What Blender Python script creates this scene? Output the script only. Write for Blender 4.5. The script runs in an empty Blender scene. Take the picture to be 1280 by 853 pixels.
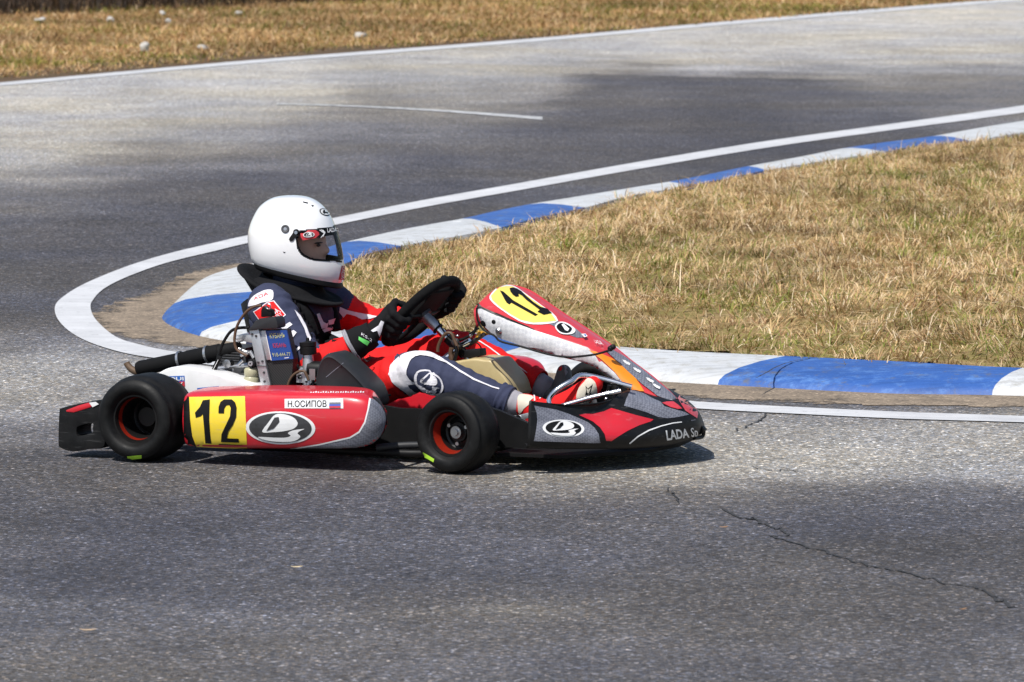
import bpy, bmesh, math, random
import numpy as np
from mathutils import Vector, Matrix, noise
from mathutils.bvhtree import BVHTree
from mathutils.geometry import tessellate_polygon
import time; _t0 = time.time()
def tick(n): print('TICK', n, round(time.time()-_t0, 1))
random.seed(7); rng = np.random.default_rng(11)
S = bpy.context.scene; COL = S.collection
# ------------------------------------------------------------------ camera
FPX, YH, H = 7000.0, -230.0, 2.01
PITCH = math.atan((426.5 - YH) / FPX)
CAM = Vector((0, 0, H))
cd = bpy.data.cameras.new('camera'); co = bpy.data.objects.new('camera', cd); COL.objects.link(co)
co.location = CAM; co.rotation_euler = (math.pi/2 - PITCH, 0, 0)
cd.sensor_width = 36; cd.lens = FPX/1280*36; cd.clip_start = .5; cd.clip_end = 3000
cd.dof.use_dof = True; cd.dof.focus_distance = 18.3; cd.dof.aperture_fstop = 13
S.camera = co
def ray(px, py):
    x = (px-640)/FPX; y = (426.5-py)/FPX; c, s = math.cos(PITCH), math.sin(PITCH)
    return Vector((x, c+y*s, -s+y*c))
def G(px, py, z=0.0):
    d = ray(px, py); t = (z-H)/d.z; p = CAM+d*t; return Vector((p.x, p.y, z))
# kart frame: X forward, Y left (away from the camera), Z up
KT = Vector((-.882, 18.01, 0)); YAW = math.radians(23.6)
KM = Matrix.Translation(KT) @ Matrix.Rotation(-YAW, 4, 'Z'); KI = KM.inverted()
CK = KI @ CAM; KI3 = KI.to_3x3()
def rayk(px, py): return (KI3 @ ray(px, py)).normalized()
def K(px, py, Y):
    d = rayk(px, py); t = (Y-CK.y)/d.y; return CK + d*t
def KP(*a): return [K(*q) for q in a]

# ------------------------------------------------------------------ materials
def new_mat(n):
    m = bpy.data.materials.new(n); m.use_nodes = True
    nt = m.node_tree; b = nt.nodes['Principled BSDF']; return m, nt, b
def N(nt, t, **k):
    n = nt.nodes.new(t)
    for a, v in k.items():
        if a in n.inputs.keys(): n.inputs[a].default_value = v
        else: setattr(n, a, v)
    return n
def ramp(nt, stops):
    r = nt.nodes.new('ShaderNodeValToRGB'); e = r.color_ramp.elements
    while len(e) < len(stops): e.new(.5)
    for i, (p, c) in enumerate(stops):
        e[i].position = p; e[i].color = (c[0], c[1], c[2], 1) if hasattr(c, '__len__') else (c, c, c, 1)
    return r
def mix(nt, fac, a, b, bt='MIX'):
    m = nt.nodes.new('ShaderNodeMix'); m.data_type = 'RGBA'; m.blend_type = bt
    for s, v in ((0, fac), (6, a), (7, b)):
        if hasattr(v, 'links') or hasattr(v, 'is_linked'): nt.links.new(v, m.inputs[s])
        elif s == 0: m.inputs[0].default_value = v
        else: m.inputs[s].default_value = (v[0], v[1], v[2], 1) if hasattr(v, '__len__') else (v, v, v, 1)
    return m.outputs[2]
def simple(n, col, rough=.5, metal=0, coat=0, grime=.25, gscale=18, bump=0, bscale=60, spec=.5, gcol=None, sheen=0, scratch=0, scol=(.5, .42, .42)):
    m, nt, b = new_mat(n); L = nt.links
    tc = N(nt, 'ShaderNodeTexCoord'); nz = N(nt, 'ShaderNodeTexNoise', Scale=gscale, Detail=6, Roughness=.65); L.new(tc.outputs['Object'], nz.inputs['Vector'])
    r = ramp(nt, [(.42, 0), (.75, 1)]); L.new(nz.outputs['Fac'], r.inputs['Fac'])
    mu = N(nt, 'ShaderNodeMath', operation='MULTIPLY'); mu.inputs[1].default_value = grime; L.new(r.outputs['Color'], mu.inputs[0])
    g = gcol or tuple(c*.45+.02 for c in col)
    L.new(mix(nt, mu.outputs[0], col, g), b.inputs['Base Color'])
    rr = N(nt, 'ShaderNodeMapRange'); rr.inputs[3].default_value = rough-.08 if rough > .12 else rough; rr.inputs[4].default_value = min(1, rough+.18)
    L.new(nz.outputs['Fac'], rr.inputs[0]); L.new(rr.outputs[0], b.inputs['Roughness'])
    b.inputs['Metallic'].default_value = metal; b.inputs['Coat Weight'].default_value = coat; b.inputs['Coat Roughness'].default_value = .12
    b.inputs['Specular IOR Level'].default_value = spec
    if scratch:
        mp = N(nt, 'ShaderNodeMapping'); mp.inputs['Scale'].default_value = (9, 30, 110); mp.inputs['Rotation'].default_value = (0, .22, 0); L.new(tc.outputs['Object'], mp.inputs['Vector'])
        ns = N(nt, 'ShaderNodeTexNoise', Scale=1.0, Detail=5, Roughness=.6); L.new(mp.outputs[0], ns.inputs['Vector']); rs = ramp(nt, [(.60, 0), (.68, scratch)]); L.new(ns.outputs['Fac'], rs.inputs['Fac'])
        src = b.inputs['Base Color'].links[0].from_socket; L.new(mix(nt, rs.outputs['Color'], src, scol), b.inputs['Base Color'])
    if sheen: b.inputs['Sheen Weight'].default_value = sheen
    if bump:
        n2 = N(nt, 'ShaderNodeTexNoise', Scale=bscale, Detail=4); L.new(tc.outputs['Object'], n2.inputs['Vector'])
        bp = N(nt, 'ShaderNodeBump', Strength=bump, Distance=.004); L.new(n2.outputs['Fac'], bp.inputs['Height']); L.new(bp.outputs[0], b.inputs['Normal'])
    return m
M = {}
M['red'] = simple('red_plastic', (.58, .012, .024), .3, coat=.5, grime=.55, gscale=9, gcol=(.40, .035, .045), scratch=.30, scol=(.55, .16, .17))
M['redglare'] = simple('scuffed_red_glare', (.60, .035, .045), .34, coat=.5, grime=.5, gcol=(.42, .06, .065), scratch=.3, scol=(.62, .25, .26))  # scuffed red with pale glare mixed into its base colour
M['white'] = simple('white_plastic', (.78, .78, .78), .35, coat=.3, grime=.35, gcol=(.55, .54, .52))
M['helmet'] = simple('helmet_paint', (.88, .88, .885), .12, coat=1, grime=.06)
M['yellow'] = simple('yellow_sticker', (.86, .62, .03), .4, coat=.25, grime=.4, gcol=(.74, .58, .14), scratch=.35, scol=(.5, .42, .2))
M['paleyellow'] = simple('pale_yellow_sticker', (.80, .64, .12), .38, coat=.3, grime=.3, gcol=(.7, .6, .2))
M['black'] = simple('black_plastic', (.005, .005, .0055), .42, grime=.4, spec=.3, gcol=(.018, .017, .016), scratch=.6, scol=(.05, .05, .05))
M['ink'] = simple('black_print', (.004, .004, .0045), .5, grime=.1, spec=.25)
M['matte'] = simple('matte_black', (.004, .004, .0045), .7, grime=.5, spec=.2, gcol=(.010, .010, .010))
M['airbox'] = simple('dark_grey_plastic', (.020, .021, .024), .5, grime=.5, spec=.35, gcol=(.034, .034, .036))
M['orange'] = simple('orange_plastic', (.85, .25, .01), .35, coat=.3)
M['amber'] = simple('amber_plastic', (.75, .38, .03), .4)
M['blueS'] = simple('blue_sticker', (.03, .13, .45), .35, coat=.3)
M['banner'] = simple('blue_banner', (.015, .06, .27), .3, coat=.4)
M['redink'] = simple('red_print', (.5, .03, .04), .5)
M['yink'] = simple('pale_print', (.45, .46, .22), .5)
M['metal'] = simple('steel', (.55, .55, .56), .3, metal=1, grime=.5, gcol=(.25, .25, .25))
M['alu'] = simple('aluminium', (.62, .63, .65), .38, metal=.85, grime=.45, gcol=(.3, .3, .3), gscale=40)
M['darkmetal'] = simple('dark_cast_metal', (.10, .10, .105), .45, metal=.7, grime=.6, gcol=(.04, .038, .035), gscale=45)
M['chrome'] = simple('chromed_tube', (.8, .8, .82), .14, metal=1, grime=.3)
M['brown'] = simple('brown_rubber', (.10, .055, .03), .5)
M['rust'] = simple('rusty_pipe', (.14, .09, .055), .6, metal=.3, grime=.6)
M['bottle'] = simple('cloudy_bottle', (.42, .40, .26), .35, grime=.4)
M['tank'] = simple('beige_tank', (.50, .40, .20), .35, grime=.6, gcol=(.32, .23, .10), gscale=7)
M['rim'] = simple('dark_rim', (.014, .013, .013), .35, metal=.5, grime=.5)
M['rimred'] = simple('red_rim_and_reflection', (.36, .022, .008), .3, metal=.4, grime=.6, gcol=(.14, .012, .008))
M['lime'] = simple('lime_paint', (.42, .72, .04), .6)
M['flagblue'] = simple('flag_blue', (.05, .10, .45), .5); M['flagred'] = simple('flag_red', (.55, .03, .05), .5)
M['skin'] = simple('skin', (.66, .38, .27), .5); M['eye'] = simple('brow', (.05, .03, .02), .5)
M['navy'] = simple('navy_cloth', (.036, .042, .082), .8, grime=.5, gscale=30, bump=.5, bscale=45, gcol=(.022, .026, .055), spec=.3)
M['slate'] = simple('slate_cloth', (.15, .155, .19), .75, grime=.4, bump=.5, bscale=45)
M['redcloth'] = simple('red_cloth', (.68, .012, .012), .75, grime=.35, gscale=14, bump=.6, bscale=34, gcol=(.42, .006, .008), spec=.25)
M['whitecloth'] = simple('white_cloth', (.72, .70, .74), .8, grime=.3, bump=.5)
M['blackcloth'] = simple('black_cloth', (.006, .006, .007), .85, grime=.4, spec=.2, gcol=(.013, .013, .015), bump=.6, bscale=60)
M['suede'] = simple('black_suede', (.004, .004, .0045), .9, grime=.3, spec=.15, bump=.4, bscale=120)
M['shoe'] = simple('grey_shoe', (.12, .12, .12), .6, grime=.5)
M['greycloth'] = simple('grey_cuff', (.30, .29, .32), .8, grime=.3)
M['green'] = simple('green_print', (.12, .62, .12), .5)
M['sole'] = simple('pale_sole', (.60, .55, .45), .6, grime=.5, gcol=(.4, .35, .28))
def carbon(n, a, b_, sc):
    m, nt, b = new_mat(n); L = nt.links
    tc = N(nt, 'ShaderNodeTexCoord'); mp = N(nt, 'ShaderNodeMapping'); mp.inputs['Rotation'].default_value = (.3, .75, .25)
    L.new(tc.outputs['Object'], mp.inputs['Vector'])
    ck = N(nt, 'ShaderNodeTexChecker', Scale=sc); L.new(mp.outputs[0], ck.inputs['Vector'])
    ck.inputs[1].default_value = (*a, 1); ck.inputs[2].default_value = (*b_, 1)
    nz = N(nt, 'ShaderNodeTexNoise', Scale=14, Detail=4); L.new(tc.outputs['Object'], nz.inputs['Vector'])
    r = ramp(nt, [(.35, .75), (.7, 1.1)]); L.new(nz.outputs['Fac'], r.inputs['Fac'])
    L.new(mix(nt, 1, ck.outputs['Color'], r.outputs['Color'], 'MULTIPLY'), b.inputs['Base Color'])
    b.inputs['Roughness'].default_value = .38; b.inputs['Coat Weight'].default_value = .4; return m
M['carbon'] = carbon('carbon_print', (.215, .22, .26), (.135, .14, .17), 150)
M['perf'] = carbon('dotted_white_film', (.72, .72, .73), (.62, .62, .64), 90)
def mesh_mat():
    m, nt, b = new_mat('radiator_core'); L = nt.links
    tc = N(nt, 'ShaderNodeTexCoord'); w = N(nt, 'ShaderNodeTexWave', Scale=70, Distortion=.5, bands_direction='DIAGONAL'); L.new(tc.outputs['Object'], w.inputs['Vector'])
    r = ramp(nt, [(.3, .005), (.8, .035)]); L.new(w.outputs['Fac'], r.inputs['Fac']); L.new(r.outputs['Color'], b.inputs['Base Color'])
    b.inputs['Roughness'].default_value = .5; return m
M['core'] = mesh_mat()
def tyre_mat():
    m, nt, b = new_mat('tyre_rubber'); L = nt.links
    tc = N(nt, 'ShaderNodeTexCoord'); nz = N(nt, 'ShaderNodeTexNoise', Scale=26, Detail=8, Roughness=.7); L.new(tc.outputs['Object'], nz.inputs['Vector'])
    r = ramp(nt, [(.35, .005), (.58, .008), (.8, .02)]); L.new(nz.outputs['Fac'], r.inputs['Fac']); L.new(r.outputs['Color'], b.inputs['Base Color'])
    r2 = ramp(nt, [(.3, .45), (.7, .7)]); L.new(nz.outputs['Fac'], r2.inputs['Fac']); L.new(r2.outputs['Color'], b.inputs['Roughness'])
    n2 = N(nt, 'ShaderNodeTexNoise', Scale=220, Detail=3); L.new(tc.outputs['Object'], n2.inputs['Vector'])
    bp = N(nt, 'ShaderNodeBump', Strength=.35, Distance=.001); L.new(n2.outputs['Fac'], bp.inputs['Height']); L.new(bp.outputs[0], b.inputs['Normal'])
    b.inputs['Specular IOR Level'].default_value = .22
    return m
M['tyre'] = tyre_mat()
def visor_mat():
    m, nt, b = new_mat('visor_glass'); L = nt.links
    tr = N(nt, 'ShaderNodeBsdfTransparent'); tr.inputs[0].default_value = (.94, .94, .96, 1)
    gl = N(nt, 'ShaderNodeBsdfGlossy', Roughness=.05); fr = N(nt, 'ShaderNodeFresnel', IOR=1.18)
    mx = N(nt, 'ShaderNodeMixShader'); L.new(fr.outputs[0], mx.inputs[0]); L.new(tr.outputs[0], mx.inputs[1]); L.new(gl.outputs[0], mx.inputs[2])
    L.new(mx.outputs[0], nt.nodes['Material Output'].inputs[0]); return m
M['visor'] = visor_mat()

# ------------------------------------------------------------------ object helpers
def tag(o, label=None, cat=None, group=None, kind=None):
    if label: o['label'] = label
    if cat: o['category'] = cat
    if group: o['group'] = group
    if kind: o['kind'] = kind
    return o
class MB:
    def __init__(s): s.v = []; s.f = []; s.m = []; s.mats = []
    def mi(s, mat):
        if mat not in s.mats: s.mats.append(mat)
        return s.mats.index(mat)
    def add(s, vs, fs, mat):
        o = len(s.v); i = s.mi(mat); s.v += [tuple(q) for q in vs]
        for f in fs: s.f.append([a+o for a in f]); s.m.append(i)
    def grid(s, rows, mat, closeu=False, closev=False):
        n = len(rows); k = len(rows[0]); vs = [p for r in rows for p in r]; fs = []
        for i in range(n if closev else n-1):
            for j in range(k if closeu else k-1):
                a = i*k+j; b = i*k+(j+1) % k; c = ((i+1) % n)*k+(j+1) % k; d = ((i+1) % n)*k+j
                fs.append([a, b, c, d])
        s.add(vs, fs, mat)
    def tube(s, pts, r, mat, seg=12, cap=True, curve=True):
        pts = [Vector(p) for p in pts]
        if curve and len(pts) > 2: pts = crs(pts, 6)
        n = len(pts); rs = r if hasattr(r, '__len__') else [r]*n
        if len(rs) != n: rs = [np.interp(i/(n-1), np.linspace(0, 1, len(rs)), rs) for i in range(n)]
        up = Vector((0, 0, 1)); rows = []; prev = None
        for i, p in enumerate(pts):
            t = (pts[min(i+1, n-1)]-pts[max(i-1, 0)]).normalized()
            if prev is None: u = t.cross(up if abs(t.z) < .9 else Vector((1, 0, 0))).normalized()
            else: u = (prev - t*prev.dot(t)).normalized()
            prev = u; w = t.cross(u)
            rows.append([p+(u*math.cos(a)+w*math.sin(a))*rs[i] for a in [2*math.pi*k/seg for k in range(seg)]])
        s.grid(rows, mat, closeu=True)
        if cap:
            o = len(s.v); i = s.mi(mat)
            for rr, rev in ((rows[0], True), (rows[-1], False)):
                o = len(s.v); s.v += [tuple(q) for q in rr]; f = list(range(o, o+seg)); s.f.append(f[::-1] if rev else f); s.m.append(i)
    def lathe(s, prof, c, ax, mat, seg=48, closed=False):
        ax = Vector(ax).normalized(); c = Vector(c); u = ax.orthogonal().normalized(); w = ax.cross(u)
        rows = [[c+ax*y+(u*math.cos(a)+w*math.sin(a))*r for a in [2*math.pi*k/seg for k in range(seg)]] for r, y in prof]
        s.grid(rows, mat, closeu=True, closev=closed)
    def prism(s, poly, thick, mat, axis=(0, 1, 0)):
        ax = Vector(axis)*thick; n = len(poly); a = [Vector(p) for p in poly]; b = [p+ax for p in a]
        s.add(a+b, [list(range(n))[::-1], list(range(n, 2*n))]+[[i, (i+1) % n, (i+1) % n+n, i+n] for i in range(n)], mat)
    def box(s, c, size, mat, rot=None):
        c = Vector(c); hx, hy, hz = [q/2 for q in size]; R = rot or Matrix.Identity(3)
        vs = [c+R@Vector((x*hx, y*hy, z*hz)) for x in (-1, 1) for y in (-1, 1) for z in (-1, 1)]
        s.add(vs, [[0, 1, 3, 2], [4, 6, 7, 5], [0, 4, 5, 1], [2, 3, 7, 6], [0, 2, 6, 4], [1, 5, 7, 3]], mat)
    def ell(s, c, r, mat, seg=20, rot=None):
        c = Vector(c); R = rot or Matrix.Identity(3); rows = []
        for i in range(seg//2+1):
            t = math.pi*i/(seg//2); st = max(math.sin(t), 1e-4)
            rows.append([c+R@Vector((r[0]*st*math.cos(a), r[1]*st*math.sin(a), r[2]*math.cos(t))) for a in [2*math.pi*k/seg for k in range(seg)]])
        s.grid(rows, mat, closeu=True)
    def build(s, name, parent=None, smooth=True, bevel=0, solid=0, sub=0, weld=True, auto=40, bseg=2):
        me = bpy.data.meshes.new(name); me.from_pydata(s.v, [], s.f)
        for mt in s.mats: me.materials.append(mt)
        me.polygons.foreach_set('material_index', s.m); bm = bmesh.new(); bm.from_mesh(me)
        if weld: bmesh.ops.remove_doubles(bm, verts=bm.verts, dist=1e-5)
        bmesh.ops.dissolve_degenerate(bm, dist=1e-6, edges=bm.edges)
        bmesh.ops.recalc_face_normals(bm, faces=bm.faces)
        if bevel:
            es = [e for e in bm.edges if len(e.link_faces) == 2 and e.calc_face_angle(0) > math.radians(30)]
            bmesh.ops.bevel(bm, geom=es, offset=bevel, segments=bseg, profile=.6, affect='EDGES', clamp_overlap=True)
        if smooth:
            for f in bm.faces: f.smooth = True
            for e in bm.edges:
                if len(e.link_faces) == 2 and e.calc_face_angle(0) > math.radians(auto): e.smooth = False
        bm.to_mesh(me); bm.free(); me.update()
        o = bpy.data.objects.new(name, me); COL.objects.link(o)
        if solid or sub:
            if sub: md = o.modifiers.new('s', 'SUBSURF'); md.levels = md.render_levels = sub
            if solid: md = o.modifiers.new('t', 'SOLIDIFY'); md.thickness = solid; md.offset = -1
            o = bake(o)
        if parent: o.parent = parent
        return o
def bake(o):
    bpy.context.view_layer.update()
    dg = bpy.context.evaluated_depsgraph_get(); me = bpy.data.meshes.new_from_object(o.evaluated_get(dg))
    old = o.data; o.modifiers.clear(); n = old.name; o.data = me; bpy.data.meshes.remove(old); me.name = n; return o
def crs(pts, n, closed=False):
    pts = [Vector(p) for p in pts]; k = len(pts); out = []
    g = (lambda i: pts[i % k]) if closed else (lambda i: pts[max(0, min(k-1, i))])
    for i in range(k if closed else k-1):
        a, b, c, d = g(i-1), g(i), g(i+1), g(i+2)
        for j in range(n):
            t = j/n; out.append(.5*((2*b)+(c-a)*t+(2*a-5*b+4*c-d)*t*t+(3*b-a-3*c+d)*t**3))
    if not closed: out.append(pts[-1])
    return out
def sm(poly, n=5): return [(p[0], p[1]) for p in crs([Vector((a[0], a[1], 0)) for a in poly], n, True)]
def zz(pts, s, ox, oy): return [(ox+a/s, oy+b/s) for a, b in pts]

# stickers: flat outlines laid on a body's surface
def bvh_of(*objs):
    vs = []; fs = []
    for o in objs:
        k = len(vs); vs += [v.co.copy() for v in o.data.vertices]; fs += [[i+k for i in p.vertices] for p in o.data.polygons]
    return BVHTree.FromPolygons(vs, fs)
def text_polys(body, bold=.0, spacing=1.0):
    cu = bpy.data.curves.new('txt', 'FONT'); cu.body = body; cu.resolution_u = 4; cu.offset = bold; cu.space_character = spacing
    o = bpy.data.objects.new('txt', cu); COL.objects.link(o); bpy.context.view_layer.update()
    me = bpy.data.meshes.new_from_object(o.evaluated_get(bpy.context.evaluated_depsgraph_get()))
    vs = [v.co.copy() for v in me.vertices]; fs = [list(p.vertices) for p in me.polygons]
    bpy.data.objects.remove(o); bpy.data.curves.remove(cu); bpy.data.meshes.remove(me)
    x0 = min(v.x for v in vs); x1 = max(v.x for v in vs); y0 = min(v.y for v in vs); y1 = max(v.y for v in vs)
    return [((v.x-x0)/(x1-x0), (y1-v.y)/(y1-y0)) for v in vs], fs
def bil(c, u, v):
    (ax, ay), (bx, by), (cx, cy), (dx, dy) = c       # TL TR BR BL
    return (ax*(1-u)*(1-v)+bx*u*(1-v)+cx*u*v+dx*(1-u)*v, ay*(1-u)*(1-v)+by*u*(1-v)+cy*u*v+dy*(1-u)*v)
def sticker(name, parent, tree, layers, cell=5.0, off=.0012, step=.0007):
    """layers: ('p', outline, mat) or ('t', text, corners, mat[, bold])"""
    vs = []; fs = []; ms = []; mats = []
    for li, L in enumerate(layers):
        mat = L[3] if L[0] == 't' else L[2]
        if mat not in mats: mats.append(mat)
        bm = bmesh.new()
        if L[0] == 't':
            pv, pf = text_polys(L[1], L[4] if len(L) > 4 else 0)
            bv = [bm.verts.new((*bil(L[2], u, v), 0)) for u, v in pv]
            for f in pf:
                try: bm.faces.new([bv[i] for i in f])
                except ValueError: pass
        else:
            bv = [bm.verts.new((p[0], p[1], 0)) for p in L[1]]
            for tri in tessellate_polygon([[Vector((p[0], p[1], 0)) for p in L[1]]]):
                try: bm.faces.new([bv[i] for i in tri])
                except ValueError: pass
        xs = [v.co.x for v in bm.verts]; ys = [v.co.y for v in bm.verts]
        for lo, hi, nrm in ((min(xs), max(xs), (1, 0, 0)), (min(ys), max(ys), (0, 1, 0))):
            g = math.ceil(lo/cell)*cell
            while g < hi:
                bmesh.ops.bisect_plane(bm, geom=bm.verts[:]+bm.edges[:]+bm.faces[:], plane_co=(g if nrm[0] else 0, g if nrm[1] else 0, 0), plane_no=nrm, dist=1e-5)
                g += cell
        bm.verts.index_update(); k = len(vs); o = off+li*step
        for v in bm.verts:
            d = rayk(v.co.x, v.co.y); hit, nr, _, _ = tree.ray_cast(CK, d)
            if hit is None:
                t = 18.0
                for _ in range(3):
                    q, nr, _, _ = tree.find_nearest(CK+d*t); t = (q-CK).dot(d)
                hit = q
            if nr.dot(d) > 0: nr = -nr
            vs.append(hit+nr*o)
        for f in bm.faces: fs.append([v.index+k for v in f.verts]); ms.append(mats.index(mat))
        bm.free()
    me = bpy.data.meshes.new(name); me.from_pydata(vs, [], fs)
    for m in mats: me.materials.append(m)
    me.polygons.foreach_set('material_index', ms); me.polygons.foreach_set('use_smooth', [True]*len(fs)); me.update()
    ob = bpy.data.objects.new(name, me); COL.objects.link(ob); ob.parent = parent; return ob
def ellp(cx, cy, rx, ry, n=40, sk=0): return [(cx+rx*math.cos(a)+sk*ry*math.sin(a), cy+ry*math.sin(a)) for a in [2*math.pi*i/n for i in range(n)]]
def emblem_layers(c, dark, light=None, ringw=.9):
    """c: affine (cx,cy,ax,ay,bx,by) : oval badge with a ship under sail"""
    light = light or M['white']
    cx, cy, ax, ay, bx, by = c
    T = lambda pts: [(cx+ax*x+bx*y, cy+ay*x+by*y) for x, y in pts]
    circ = lambda r: [(r*math.cos(2*math.pi*i/44), r*math.sin(2*math.pi*i/44)) for i in range(44)]
    sail = sm([(-.52, .26), (-.34, -.32), (-.14, -.80), (.15, -.82), (.40, -.62), (.50, -.28), (.38, .02), (.12, .18), (-.20, .26)], 4)
    hull = sm([(-.64, .56), (-.20, .58), (.16, .56), (.30, .44), (.22, .30), (.34, .14), (.52, .06), (.70, .02), (.56, .16), (.50, .30), (.58, .50), (.40, .76), (.05, .84), (-.40, .76)], 3)
    slit = [(-.40, .20), (-.16, -.62), (-.04, -.66), (-.02, -.38), (-.18, .02)]
    return [('p', T(circ(1)), light), ('p', T(circ(ringw)), dark), ('p', T(sail), light), ('p', T(hull), light), ('p', T(slit), dark)]

# ================================================================== SETTING
def pin(x, y, P):      # vectorised point in polygon
    ins = np.zeros(x.shape, bool); n = len(P)
    for i in range(n):
        x1, y1 = P[i]; x2, y2 = P[(i+1) % n]
        c = ((y1 > y) != (y2 > y)); ins ^= c & (x < (x2-x1)*(y-y1)/((y2-y1) if y2 != y1 else 1e-9)+x1)
    return ins
def pdist(x, y, P):
    d = np.full(x.shape, 1e9); n = len(P)
    for i in range(n):
        ax, ay = P[i]; bx, by = P[(i+1) % n]; dx, dy = bx-ax, by-ay; l = dx*dx+dy*dy+1e-12
        t = np.clip(((x-ax)*dx+(y-ay)*dy)/l, 0, 1); d = np.minimum(d, np.hypot(x-ax-t*dx, y-ay-t*dy))
    return d
_ph = rng.uniform(0, 6.28, (40, 3))
def fbm(x, y, s, k=0):
    r = 0
    for i in range(8):
        a = _ph[(i+k*5) % 40]; ang = a[0]; f = s*(1.0+.55*i); r = r+math.pow(.86, i)*np.sin(f*(x*math.cos(ang)+y*math.sin(ang))+a[1]+1.3*np.sin(f*.6*(x*math.sin(a[2])+y*math.cos(a[2]))+a[2]))
    return r/3.2
def topx(x, y):        # world ground point -> photograph pixel (used to lay out lighter and darker patches of tarmac)
    c, s = math.cos(PITCH), math.sin(PITCH); dz = -H
    z = y*c-dz*s; yy = y*s+dz*c
    return 640+FPX*x/z, 426.5-FPX*yy/z

far_line = [(-260, 127), (0, 106), (320, 77.5), (640, 53), (960, 25), (1230, 3), (1400, -11)]
FL = [G(*p) for p in far_line]
a0 = FL[0]-(FL[1]-FL[0]).normalized()*60; a1 = FL[-1]+(FL[-1]-FL[-2]).normalized()*120
# ground
def sheet(name, poly, z, mat, kind='structure'):
    me = bpy.data.meshes.new(name); bm = bmesh.new(); bm.faces.new([bm.verts.new((p[0], p[1], z)) for p in poly]); bmesh.ops.triangulate(bm, faces=bm.faces)
    bmesh.ops.recalc_face_normals(bm, faces=bm.faces)
    for f in bm.faces:
        if f.normal.z < 0: f.normal_flip()
    bm.to_mesh(me); bm.free(); me.materials.append(mat)
    o = bpy.data.objects.new(name, me); COL.objects.link(o); tag(o, kind=kind); return o
def dirt_mat(n, cols, sc, bump=.6):
    m, nt, b = new_mat(n); L = nt.links; tc = N(nt, 'ShaderNodeTexCoord')
    nz = N(nt, 'ShaderNodeTexNoise', Scale=sc, Detail=9, Roughness=.7); L.new(tc.outputs['Object'], nz.inputs['Vector'])
    r = ramp(nt, [(.28+.44*i/(len(cols)-1), c) for i, c in enumerate(cols)]); L.new(nz.outputs['Fac'], r.inputs['Fac']); L.new(r.outputs['Color'], b.inputs['Base Color'])
    n2 = N(nt, 'ShaderNodeTexNoise', Scale=sc*7, Detail=6, Roughness=.7); L.new(tc.outputs['Object'], n2.inputs['Vector'])
    bp = N(nt, 'ShaderNodeBump', Strength=bump, Distance=.02); L.new(n2.outputs['Fac'], bp.inputs['Height']); L.new(bp.outputs[0], b.inputs['Normal'])
    b.inputs['Roughness'].default_value = .95; b.inputs['Specular IOR Level'].default_value = .1; return m
M['turf'] = dirt_mat('dry_turf', [(.13, .09, .04), (.30, .20, .09), (.20, .18, .06), (.38, .27, .13)], 1.6)
M['thatch'] = dirt_mat('thatch', [(.12, .08, .04), (.32, .23, .11), (.20, .17, .06), (.42, .31, .16)], 7)
M['soil'] = dirt_mat('soil', [(.05, .034, .022), (.13, .085, .055), (.08, .06, .035), (.19, .13, .085)], 4, .12)
M['sand'] = dirt_mat('dusty_soil', [(.10, .085, .07), (.17, .135, .10), (.20, .155, .11), (.13, .11, .09)], 5, .3)
sheet('ground', [(-500, -100), (500, -100), (500, 900), (-500, 900)], -.03, M['turf'])

# tarmac: one sheet, its worn, resurfaced and other darker patches stored as a tone per vertex
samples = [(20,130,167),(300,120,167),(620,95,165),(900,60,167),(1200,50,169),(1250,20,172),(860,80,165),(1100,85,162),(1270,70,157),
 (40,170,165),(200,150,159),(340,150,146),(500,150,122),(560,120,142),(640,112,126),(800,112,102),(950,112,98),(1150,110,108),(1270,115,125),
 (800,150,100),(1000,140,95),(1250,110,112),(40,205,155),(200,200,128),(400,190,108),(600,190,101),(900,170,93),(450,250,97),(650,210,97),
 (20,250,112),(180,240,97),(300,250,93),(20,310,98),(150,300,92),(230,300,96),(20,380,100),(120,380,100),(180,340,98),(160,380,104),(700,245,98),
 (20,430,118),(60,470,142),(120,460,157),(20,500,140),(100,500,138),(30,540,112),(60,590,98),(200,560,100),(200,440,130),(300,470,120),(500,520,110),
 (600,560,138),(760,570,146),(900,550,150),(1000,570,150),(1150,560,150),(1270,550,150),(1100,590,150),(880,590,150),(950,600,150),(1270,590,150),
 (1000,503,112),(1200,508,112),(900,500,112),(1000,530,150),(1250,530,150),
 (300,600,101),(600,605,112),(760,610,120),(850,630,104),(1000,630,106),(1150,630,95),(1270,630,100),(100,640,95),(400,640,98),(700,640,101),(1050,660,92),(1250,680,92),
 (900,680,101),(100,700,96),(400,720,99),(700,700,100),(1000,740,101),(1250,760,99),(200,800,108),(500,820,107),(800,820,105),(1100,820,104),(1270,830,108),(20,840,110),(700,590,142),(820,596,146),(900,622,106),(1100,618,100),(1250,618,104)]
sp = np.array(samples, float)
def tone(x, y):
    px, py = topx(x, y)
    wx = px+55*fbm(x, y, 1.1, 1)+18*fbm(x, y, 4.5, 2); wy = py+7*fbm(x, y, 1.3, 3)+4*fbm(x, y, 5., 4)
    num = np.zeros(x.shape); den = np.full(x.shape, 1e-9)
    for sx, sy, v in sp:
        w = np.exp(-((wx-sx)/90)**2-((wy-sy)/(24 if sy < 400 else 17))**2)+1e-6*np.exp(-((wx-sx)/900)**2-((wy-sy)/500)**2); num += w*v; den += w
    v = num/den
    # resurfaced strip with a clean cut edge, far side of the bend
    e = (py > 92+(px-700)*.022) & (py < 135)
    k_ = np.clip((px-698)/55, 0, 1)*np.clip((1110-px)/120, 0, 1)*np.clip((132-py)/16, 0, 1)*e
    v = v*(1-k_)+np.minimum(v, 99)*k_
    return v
xs = np.concatenate([np.linspace(-60, -7, 40)[:-1], np.arange(-7, 7.001, .07), np.linspace(7, 70, 40)[1:]])
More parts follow.
